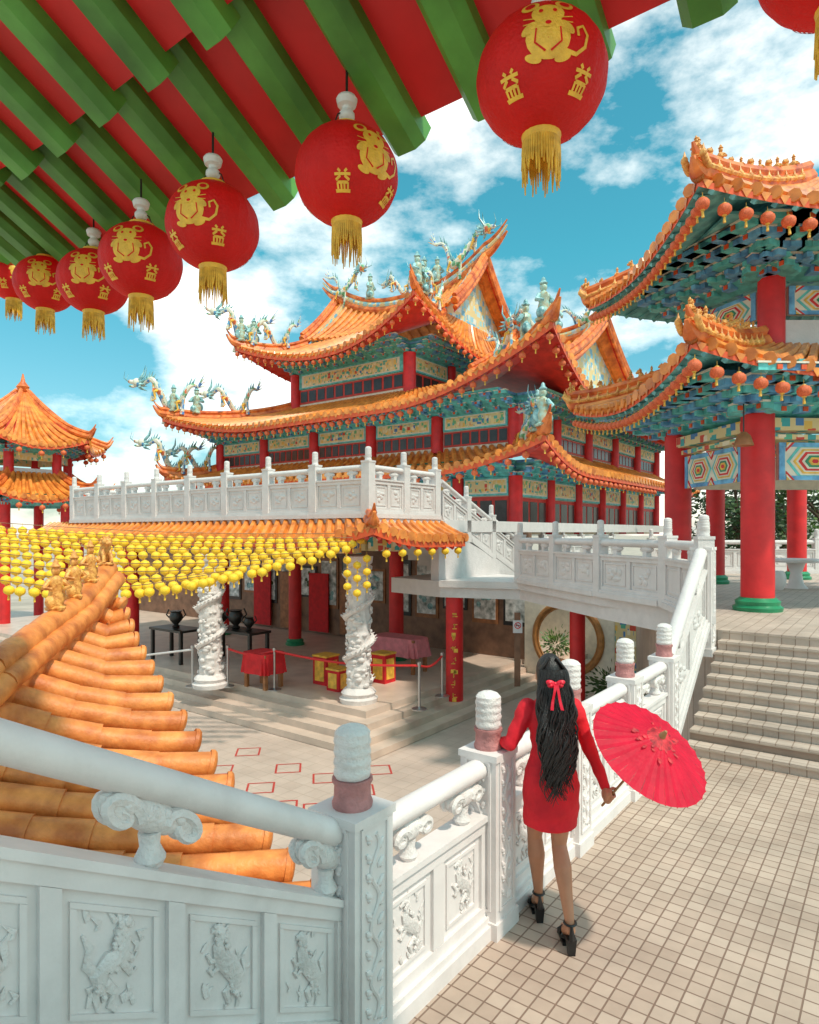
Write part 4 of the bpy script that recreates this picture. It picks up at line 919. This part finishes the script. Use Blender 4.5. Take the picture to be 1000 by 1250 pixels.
# ------------------------------------------------------------------ big red lanterns
def sph(a, h, r=1.012, rr=.2):
    h = max(-1., min(1., h)); z = .93*h; q = math.sqrt(max(0, 1-h*h)); return Vector((math.sin(a)*q*rr*r, -math.cos(a)*q*rr*r, z*rr*r))
def stroke(mb, p, q, wd, n=5, r=1.015):
    d = Vector((q[0]-p[0], q[1]-p[1])); d.normalize(); e = Vector((-d.y, d.x))*wd/2; row0 = []; row1 = []
    for k in range(n+1):
        x = p[0]+(q[0]-p[0])*k/n; y = p[1]+(q[1]-p[1])*k/n
        row0.append(sph(x+e.x, y+e.y, r)); row1.append(sph(x-e.x, y-e.y, r))
    mb.grid([row0, row1])
def tang(ca, ch, k_=1.):
    c0 = Vector((math.sin(ca)*math.cos(ch), -math.cos(ca)*math.cos(ch), math.sin(ch))); ex = Vector((math.cos(ca), math.sin(ca), 0)); ey = ex.cross(c0)*-1
    if ey.z < 0: ey = -ey
    def f(x, y, r):
        d_ = (c0+ex*x*k_+ey*y*k_).normalized(); return Vector((d_.x, d_.y, d_.z*.93))*.2*r
    return f
def fdisc(mb, f, x, y, rx, ry, r=1.015, n=18, rot=0.):
    co_, si_ = math.cos(rot), math.sin(rot); rows = []
    for q in (.02,.35,.7,1):
        row = []
        for k in range(n+1):
            a_ = 2*PI*k/n; X_, Y_ = rx*q*math.cos(a_), ry*q*math.sin(a_); row.append(f(x+X_*co_-Y_*si_, y+X_*si_+Y_*co_, r))
        rows.append(row)
    mb.grid(rows)
def fline(mb, f, pts, wd, r=1.016):
    r0 = []; r1 = []
    for i, p in enumerate(pts):
        a_ = Vector(pts[max(0,i-1)]); b_ = Vector(pts[min(len(pts)-1,i+1)]); d_ = (b_-a_).normalized(); w_ = wd*(1-.5*i/len(pts))
        r0.append(f(p[0]-d_.y*w_, p[1]+d_.x*w_, r)); r1.append(f(p[0]+d_.y*w_, p[1]-d_.x*w_, r))
    mb.grid([r0, r1])
GLY = [((.25,1),(.38,.86)),((.75,1),(.62,.86)),((.05,.76),(.95,.76)),((.38,.68),(.1,.48)),((.62,.68),(.9,.48)),((.18,.38),(.82,.38)),((.18,.38),(.18,.06)),((.82,.38),(.82,.06)),((.4,.36),(.4,.06)),((.6,.36),(.6,.06)),((0,.02),(1,.02))]
def big_lantern():
    t = thing('red_lantern', 'x', 'lantern', local=True); rr = .2
    mb = MB(); prof = []
    for k in range(33):
        a = -1.3+2.6*k/32; prof.append((rr*math.cos(a), rr*.93*math.sin(a)))
    mb.lathe((0,0,0), prof, 96, lambda r,z,w: r*(1+.006*math.cos(24*w))); bd = part(mb, 'lantern_body', M_lantern, t)
    for i in range(2):
        for dl in (-.64, .64):
            ca = i*PI+dl; mb = MB()
            for (p, q) in GLY: stroke(mb, (ca-.18+.36*p[0], -.7+.32*p[1]), (ca-.18+.36*q[0], -.7+.32*q[1]), .044)
            part(mb, 'gold_character', M_lgold, bd)
        f = tang(i*PI, .12, 1.4); mb = MB(); mb.cur = 0
        fdisc(mb, f, 0, -.16, .24, .24, 1.012); fdisc(mb, f, 0, .14, .17, .15, 1.014); fdisc(mb, f, -.19, .31, .105, .105, 1.016); fdisc(mb, f, .19, .31, .105, .105, 1.016); fdisc(mb, f, 0, .05, .09, .1, 1.017)
        for s in (-1, 1):
            fdisc(mb, f, s*.17, -.38, .1, .055, 1.016, rot=s*.3); fdisc(mb, f, s*.2, -.04, .1, .05, 1.015, rot=-s*.7)
            fline(mb, f, [(s*.06,.06),(s*.26,.1)], .008, 1.02); fline(mb, f, [(s*.06,.03),(s*.26,.02)], .008, 1.02)
        fline(mb, f, [(.18,-.3),(.34,-.34),(.46,-.24),(.48,-.08),(.4,.02),(.32,-.03),(.34,-.12)], .03)
        mb.cur = 1
        for s in (-1, 1): fdisc(mb, f, s*.19, .31, .06, .06, 1.022); fdisc(mb, f, s*.07, .17, .022, .028, 1.022); fline(mb, f, [(s*.03,-.3),(s*.14,-.2),(s*.12,-.05)], .012, 1.022)
        fdisc(mb, f, 0, .0, .03, .022, 1.024)
        part(mb, 'gold_animal', [M_lgold, M_lantern], bd)
    mb = MB(); mb.lathe((0,0,.175), [(.062,0),(.06,.016),(.04,.02)], 20); part(mb, 'top_ring', M_lgold, t)
    mb = MB(); mb.lathe((0,0,-.2), [(.056,0),(.062,.024)], 20); part(mb, 'bottom_ring', M_lgold, t)
    mb = MB()
    for k in range(46):
        a = 2*PI*k/46; l = R.uniform(.07,.15); x, y = .054*math.cos(a), .054*math.sin(a); mb.tube([(x,y,-.195),(x*1.06,y*1.06,-.195-l*.5),(x*R.uniform(.9,1.2),y*R.uniform(.9,1.2),-.195-l)], [.005,.004,.002], 4)
    part(mb, 'tassel', M_tassel, t)
    mb = MB(); mb.lathe((0,0,.21), [(.006,0),(.022,.006),(.031,.02),(.031,.034),(.022,.046),(.018,.05),(.02,.06),(.036,.066),(.042,.09),(.036,.1)], 16)
    part(mb, 'lamp_holder', M_socket, t)
    mb = MB(); mb.tube([(0,0,.3),(0,0,.42)], .005, 6)
    for s in (-1, 1): mb.tube([(s*.055,0,.19),(s*.04,0,.23),(0,0,.26)], .003, 4)
    part(mb, 'hanging_wire', M_black, t)
    return t
LL = [((1.06,1.6,3.9),'red lantern cut by the top right corner of the view'),((.41,2.04,3.85),'largest whole red lantern, nearest on the overhead eave'),((-.245,2.56,3.83),'red lantern second from the right of the whole ones in the row'),((-.87,2.9,3.79),'red lantern third from the right of the whole ones in the row'),((-1.36,3.32,3.81),'red lantern fourth from the right of the whole ones in the row'),((-1.88,3.9,3.93),'red lantern third from the left end of the row'),((-2.54,4.57,4.17),'red lantern second from the left end of the row'),((-3.2,5.3,4.5),'farthest red lantern, at the left end of the row')]
base = big_lantern()
for i, (p, lb) in enumerate(LL):
    yaw = -math.atan2(p[0], p[1])+(0,.1,.55,-.5,-.35,-.3,-.2,.2)[i]
    o = base if i == 0 else dup(base)
    o.location = p; o.rotation_euler = (0, 0, yaw); o['label'] = lb; o['group'] = 'big red lanterns under the overhead eave'
for (p, s, lb, g) in lantern_pos: inst('small_lantern', ML, p-Z*s*.85, s, lb, 'lantern', g)
# ------------------------------------------------------------------ person
def remesh(mb, vox, it=4):
    me = mb.mesh('tmp', [], False); o = bpy.data.objects.new('tmp', me); C.objects.link(o)
    r_ = o.modifiers.new('r', 'REMESH'); r_.mode = 'VOXEL'; r_.voxel_size = vox; s_ = o.modifiers.new('s', 'SMOOTH'); s_.factor = .5; s_.iterations = it
    dg = bpy.context.evaluated_depsgraph_get(); dg.update(); res = bpy.data.meshes.new_from_object(o.evaluated_get(dg)); bpy.data.objects.remove(o); bpy.data.meshes.remove(me)
    res.shade_smooth(); return res
O = Vector((.86,3.99,0)); per = thing('person', 'person with long black hair in a short red dress seen from behind', 'person', O)
def Q(x, y, z): return O+Vector((x, y, z))
def loft(mb, rings, n=28):
    rows = [[Q(cx+rx*math.cos(2*PI*k/n), cy+ry*math.sin(2*PI*k/n), z) for k in range(n)] for (cx, cy, z, rx, ry) in rings]
    m_ = len(rows); fs = [(i*n+k, i*n+(k+1)%n, (i+1)*n+(k+1)%n, (i+1)*n+k) for i in range(m_-1) for k in range(n)]+[tuple(range(n-1,-1,-1)), tuple((m_-1)*n+k for k in range(n))]
    mb.add([p for r_ in rows for p in r_], fs)
LA = [Q(-.14,0,1.375), Q(-.25,-.02,1.16), Q(-.29,.17,1.115)]; RA = [Q(.14,0,1.375), Q(.235,-.04,1.12), Q(.312,-.08,.91)]
b = MB()
loft(b, [(0,0,.9,.14,.1),(0,0,.97,.152,.105),(0,0,1.05,.128,.09),(0,0,1.12,.106,.08),(0,0,1.22,.118,.085),(0,0,1.32,.138,.085),(0,0,1.39,.12,.068),(0,.0,1.43,.055,.05)])
legs = [((-.074,0,.93),(-.075,.12,.54),(-.045,.15,.16)), ((.068,0,.93),(.055,.02,.53),(.075,-.17,.16))]
for h_, k_, a_ in legs:
    h_, k_, a_ = Q(*h_), Q(*k_), Q(*a_)
    b.tube([h_+Z*.05, h_.lerp(k_,.3), h_.lerp(k_,.7), k_, k_.lerp(a_,.28)-Y1*.02, k_.lerp(a_,.6)-Y1*.01, a_], [.085,.082,.06,.046,.054,.04,.027], 16)
    b.capsule(a_, a_+Vector((0,-.012,-.03)), .028, .031); b.capsule(a_+Vector((0,-.005,-.03)), a_+Vector((.004,.12,-.105)), .031, .03); b.capsule(a_+Vector((.004,.12,-.105)), a_+Vector((.006,.18,-.118)), .032, .02)
for S in (LA, RA):
    b.capsule(S[0], S[1], .042, .034); b.capsule(S[1], S[2], .033, .022)
hd = Q(-.005,.025,1.575)
b.capsule(Q(0,0,1.4), Q(0,.015,1.5), .048, .044); b.ell(hd, .071, .088, .11, 20, 14); b.ell(hd+Vector((0,.035,-.05)), .055, .055, .06, 14, 10); b.capsule(hd+Vector((0,.088,.0)), hd+Vector((0,.108,-.03)), .009, .014, 8)
for s in (-1, 1): b.ell(hd+Vector((s*.073,-.005,-.01)), .012, .022, .032, 10, 8)
b.ell(hd+Vector((0,.086,-.062)), .022, .012, .008, 10, 6)
# left hand resting on rail
wl = LA[2]; pm = wl+Vector((-.012,.05,-.012)); b.capsule(wl, pm+Vector((0,.02,0)), .022, .025)
b.box(pm+Vector((0,.02,-.005)), .034, .045, .013)
for k in range(4):
    x = -.03+k*.02; l = (.055,.068,.072,.062)[k]; p0 = pm+Vector((x,.06,-.004)); p1 = p0+Vector((x*.25,l*.55,-.006)); p2 = p1+Vector((x*.1,l*.45,-.024)); b.capsule(p0, p1, .0095, .0088, 8); b.capsule(p1, p2, .0088, .0072, 8)
b.capsule(pm+Vector((.034,-.005,-.004)), pm+Vector((.06,.03,-.014)), .012, .0095, 8); b.capsule(pm+Vector((.06,.03,-.014)), pm+Vector((.062,.058,-.024)), .0095, .008, 8)
# right hand on parasol stick
G = Vector((1.19,3.9,.865)); AP = Vector((1.385,3.59,1.325)); HN = (AP-G).normalized()
wr = RA[2]; pm2 = G+Vector((-.012,.018,.028)); b.capsule(wr, wr.lerp(pm2,.7), .022, .026); sd = HN.cross(X1).normalized(); fx = sd.cross(HN).normalized()
b.ell(G+fx*-.03+Z*.012, .02, .04, .042, 12, 8)
for k in range(4):
    c0 = G+HN*(.032-.021*k); pr = None
    for j in range(6):
        a_ = math.radians(-150+j*58); q = c0+(fx*math.cos(a_)+sd*math.sin(a_))*.021
        if pr is not None: b.capsule(pr, q, .0088-.0004*j, .0085-.0004*j, 8)
        pr = q
pr = None
for j in range(4):
    a_ = math.radians(200-j*50); q = G+HN*(.045+.006*j)+(fx*math.cos(a_)+sd*math.sin(a_))*.022
    if pr is not None: b.capsule(pr, q, .011, .0095, 8)
    pr = q
me = remesh(b, .0055, 3); me.materials.append(M_skin); place('body', me, per)
for s in (-1, 1):
    e = MB(); e.ell(hd+Vector((s*.03,.079,.008)), .012, .008, .008, 10, 6); part(e, 'eye', M_socket, per)
d = MB()
loft(d, [(-.005,0,.665,.158,.128),(-.005,0,.67,.164,.133),(0,0,.78,.17,.136),(0,-.004,.92,.17,.132),(0,-.004,1.0,.154,.122),(0,0,1.08,.126,.1),(0,0,1.13,.117,.094),(0,0,1.22,.128,.1),(0,0,1.31,.146,.1),(0,0,1.375,.142,.086),(0,0,1.42,.092,.07),(0,.002,1.445,.06,.055)], 36)
for S in (LA, RA):
    dd = (S[2]-S[1]).normalized(); d.capsule(S[0], S[0].lerp(S[1],.25), .058, .06); d.capsule(S[0].lerp(S[1],.2), S[1], .054, .043); d.capsule(S[1], S[2]-dd*.01, .042, .031)
me = remesh(d, .008, 5); me.materials.append(M_dress)
for v in me.vertices:
    n_ = noise.noise(Vector((v.co.x*9, v.co.y*9, v.co.z*16)))*.007+noise.noise(Vector((v.co.x*22, v.co.y*22, v.co.z*30)))*.003; v.co += v.normal*n_
place('dress', me, per)
hb = MB()
hb.ell(hd+Vector((0,-.018,.018)), .082, .094, .112, 22, 14)
loft(hb, [(0,-.04,1.62,.078,.06),(-.005,-.06,1.52,.085,.055),(-.005,-.085,1.42,.09,.05),(0,-.11,1.3,.092,.045),(.005,-.12,1.18,.094,.042),(0,-.125,1.08,.084,.04),(-.005,-.135,1.0,.06,.034),(-.01,-.135,.95,.03,.022)], 24)
for k in range(150):
    x0 = R.uniform(-.08,.08); ph = R.choice((0,.4,2.,2.5,4.2))+x0*14; am = R.uniform(.015,.036); zt = R.uniform(.84,1.04)+abs(x0)*1.1; pts = []; rd = []
    for j in range(22):
        t = j/21; z = 1.62+(zt-1.62)*t; yy = -.05-.115*min(1, t*1.6)-.02-.02*(1-(x0/.09)**2); x = x0*(1.0+.36*math.sin(PI*min(1,t*1.05)))+am*t**.6*math.sin(t*17+ph)
        pts.append(Q(x-.005, yy+.014*t*math.cos(t*17+ph), z)); rd.append(.008*(1-.8*t*t))
    hb.tube(pts, rd, 6)
for s in (-1, 1):
    for k in range(10): hb.tube([Q(s*(.02+.003*k),.0+.01*k-.06,1.69-.002*k), Q(s*(.073),.01*k-.07,1.62), Q(s*(.084),-.05,1.53), Q(s*.06,-.1,1.47)], .009, 6)
part(hb, 'hair', M_hair, per, ang=60)
bw = MB(); bc = Q(-.005,-.15,1.55)
bw.ell(bc, .012, .011, .014, 10, 8)
for s in (-1, 1):
    for tz, ln in ((.3,.058),(-.15,.048)):
        bw.ell(bc+Vector((s*ln*.5,-.004,tz*ln*.5)), ln*.5, .012, .017, 12, 8, ((X1*s+Z*tz).normalized(), Y1, (Z-X1*s*tz).normalized()))
        bw.ell(bc+Vector((s*ln*.62,-.014,tz*ln*.62)), ln*.22, .008, .01, 10, 6)
    bw.grid([[bc+Vector((s*(.004+.026*t)-.008,-.016-.01*math.sin(t*6)-.03*t,-.14*t)), bc+Vector((s*(.004+.026*t)+.009,-.016-.01*math.sin(t*6+1)-.03*t,-.14*t))] for t in [k/8 for k in range(9)]])
part(bw, 'hair_bow', M_bow, per)
for h_, k_, a_ in legs:
    a_ = Q(*a_); s = MB()
    s.tube([a_+Vector((.004,.2,-.1445)), a_+Vector((.004,.11,-.142)), a_+Vector((.0,.03,-.1)), a_+Vector((0,-.035,-.07))], [.034,.038,.03,.028], 12, (Z, .3))
    s.box(a_+Vector((.004,.12,-.15)), .035, .075, .009)
    s.prism([a_+Vector((x,y,-.1595)) for x, y in ((-.02,-.05),(.02,-.05),(.02,-.012),(-.02,-.012))], [a_+Vector((x,y,-.066)) for x, y in ((-.028,-.054),(.028,-.054),(.028,.0),(-.028,.0))])
    s.tube([a_+Vector((.034*math.cos(k*PI/8),-.004+.036*math.sin(k*PI/8),.008)) for k in range(17)], .007, 6)
    s.tube([a_+Vector((.0,-.042,.008)), a_+Vector((0,-.05,-.03)), a_+Vector((0,-.046,-.066))], [.008,.014,.02], 6)
    s.tube([a_+Vector((.04*math.cos(k*PI/8)+.004,.12,-.128+.046*math.sin(k*PI/8)*.9)) for k in range(9)], .014, 6)
    part(s, 'shoe', M_shoe, per)
# ------------------------------------------------------------------ parasol
pr_ = thing('parasol', 'open red paper parasol tilted in the hand of the person in red', 'parasol', G)
e1 = HN.cross(Z).normalized(); e2 = HN.cross(e1); nR = 30; c = MB(); rows = []
for f, dn in ((.04,.004),(.1,.008),(.22,.026),(.38,.05),(.6,.082),(.8,.11),(1.0,.135)):
    row = []
    for k in range(nR*2+1):
        a = 2*PI*k/(nR*2); rr = .342*f*(1 if k % 2 == 0 else .988); row.append(AP-HN*(dn+(.007*f if k % 2 else 0))+e1*math.cos(a)*rr+e2*math.sin(a)*rr)
    rows.append(row)
c.cur = 0; c.grid(rows[2:]); c.cur = 1; c.grid(rows[:3]); 
cn = part(c, 'canopy', [M_para, M_para2], pr_, smooth=False)
c = MB(); 
for k in range(26): a = R.uniform(0,6.28); rr = R.uniform(.05,.15); c.ell(AP-HN*(.01+rr*.27)+e1*math.cos(a)*rr+e2*math.sin(a)*rr, R.uniform(.012,.028), R.uniform(.008,.016), .004, 8, 4, (e1*math.cos(a)+e2*math.sin(a), e2*math.cos(a)-e1*math.sin(a), HN))
part(c, 'painted_flowers', M_para2, cn)
for k in range(nR):
    a = 2*PI*k/nR; q = e1*math.cos(a)+e2*math.sin(a); c = MB(); c.tube([AP-HN*.012+q*.02, AP-HN*.088+q*.21, AP-HN*.138+q*.345], .0024, 4); part(c, 'rib', M_para2, pr_)
c = MB(); c.tube([AP+HN*.035, G-HN*.09], .0075, 8); c.lathe(AP+HN*.0, [(.02,-.01),(.018,.01),(.008,.04)], 10, None, (e1, e2, HN)); part(c, 'handle', M_stick, pr_)
# ------------------------------------------------------------------ trees & plants
def tree(p, h, cr, lb, ml, seed, n=3200):
    r = random.Random(seed); t = thing('tree', lb, 'tree', p); mb = MB(); mb.tube([p, p+Vector((.1,.05,h*.3)), p+Vector((0,.1,h*.62))], [.26,.2,.12], 9); cl = []
    for k in range(7):
        a = r.uniform(0,6.28); q = p+Vector((cr*.7*math.cos(a), cr*.7*math.sin(a), h*r.uniform(.5,.9))); mb.tube([p+Z*h*r.uniform(.3,.5), p.lerp(q,.5)+Z*h*.2, q], [.12,.07,.03], 6); cl.append(q)
    part(mb, 'trunk', M_bark, t); mb = MB()
    for k in range(22): a = r.uniform(0,6.28); q = cr*math.sqrt(r.random()); cl.append(p+Vector((q*math.cos(a), q*math.sin(a), h*r.uniform(.3,1.))))
    for k in range(n):
        c = r.choice(cl)+Vector((r.gauss(0,.42),r.gauss(0,.42),r.gauss(0,.36))); a = Vector((r.uniform(-1,1),r.uniform(-1,1),r.uniform(-.6,.6))).normalized(); b_ = a.orthogonal().normalized(); s = r.uniform(.08,.17)
        mb.add([c-a*s, c+b_*s*.5, c+a*s, c-b_*s*.5], [(0,1,2,3)])
    part(mb, 'crown', ml, t, smooth=False)
tree(Vector((13.6,27,-.5)), 6.2, 1.7, 'dark leafy tree behind the pavilion between the thin red columns', M_leafd, 1)
tree(Vector((16.4,25,-.5)), 7.2, 2.2, 'bright green tree at the right edge behind the pavilion', M_leaf, 2)
tree(Vector((17,30,-.5)), 7.6, 2.6, 'tall tree farther back behind the pavilion balustrade', M_leafd, 4)
tree(Vector((20,27,-.5)), 8.5, 3.0, 'broad tree beyond the right edge of the pavilion', M_leaf, 5)
for k, (px, py, Y, lb) in enumerate(((748,836,14.8,'leafy potted plant right of the moon gate'),(778,836,13.6,'smaller potted shrub beside the terrace balustrade posts'),(680,850,20.5,'leafy shrub seen through the moon gate'))):
    p = at(px, py, Y); p.z = -2; t = thing('potted_plant', lb, 'plant', p); mb = MB(); mb.lathe(p, [(.22,0),(.3,.4),(.33,.45),(.3,.46)], 16); part(mb, 'pot', M_brown2, t); mb = MB()
    for j in range(420):
        a = Vector((R.gauss(0,1),R.gauss(0,1),R.gauss(0,.8))); q = p+Z*.95+a*.2; b_ = a.orthogonal().normalized(); a.normalize(); s = R.uniform(.04,.09); mb.add([q, q+a*s+b_*s*.4, q+a*s*2, q+a*s-b_*s*.4], [(0,1,2,3)])
    part(mb, 'foliage', M_leaf, t, smooth=False)
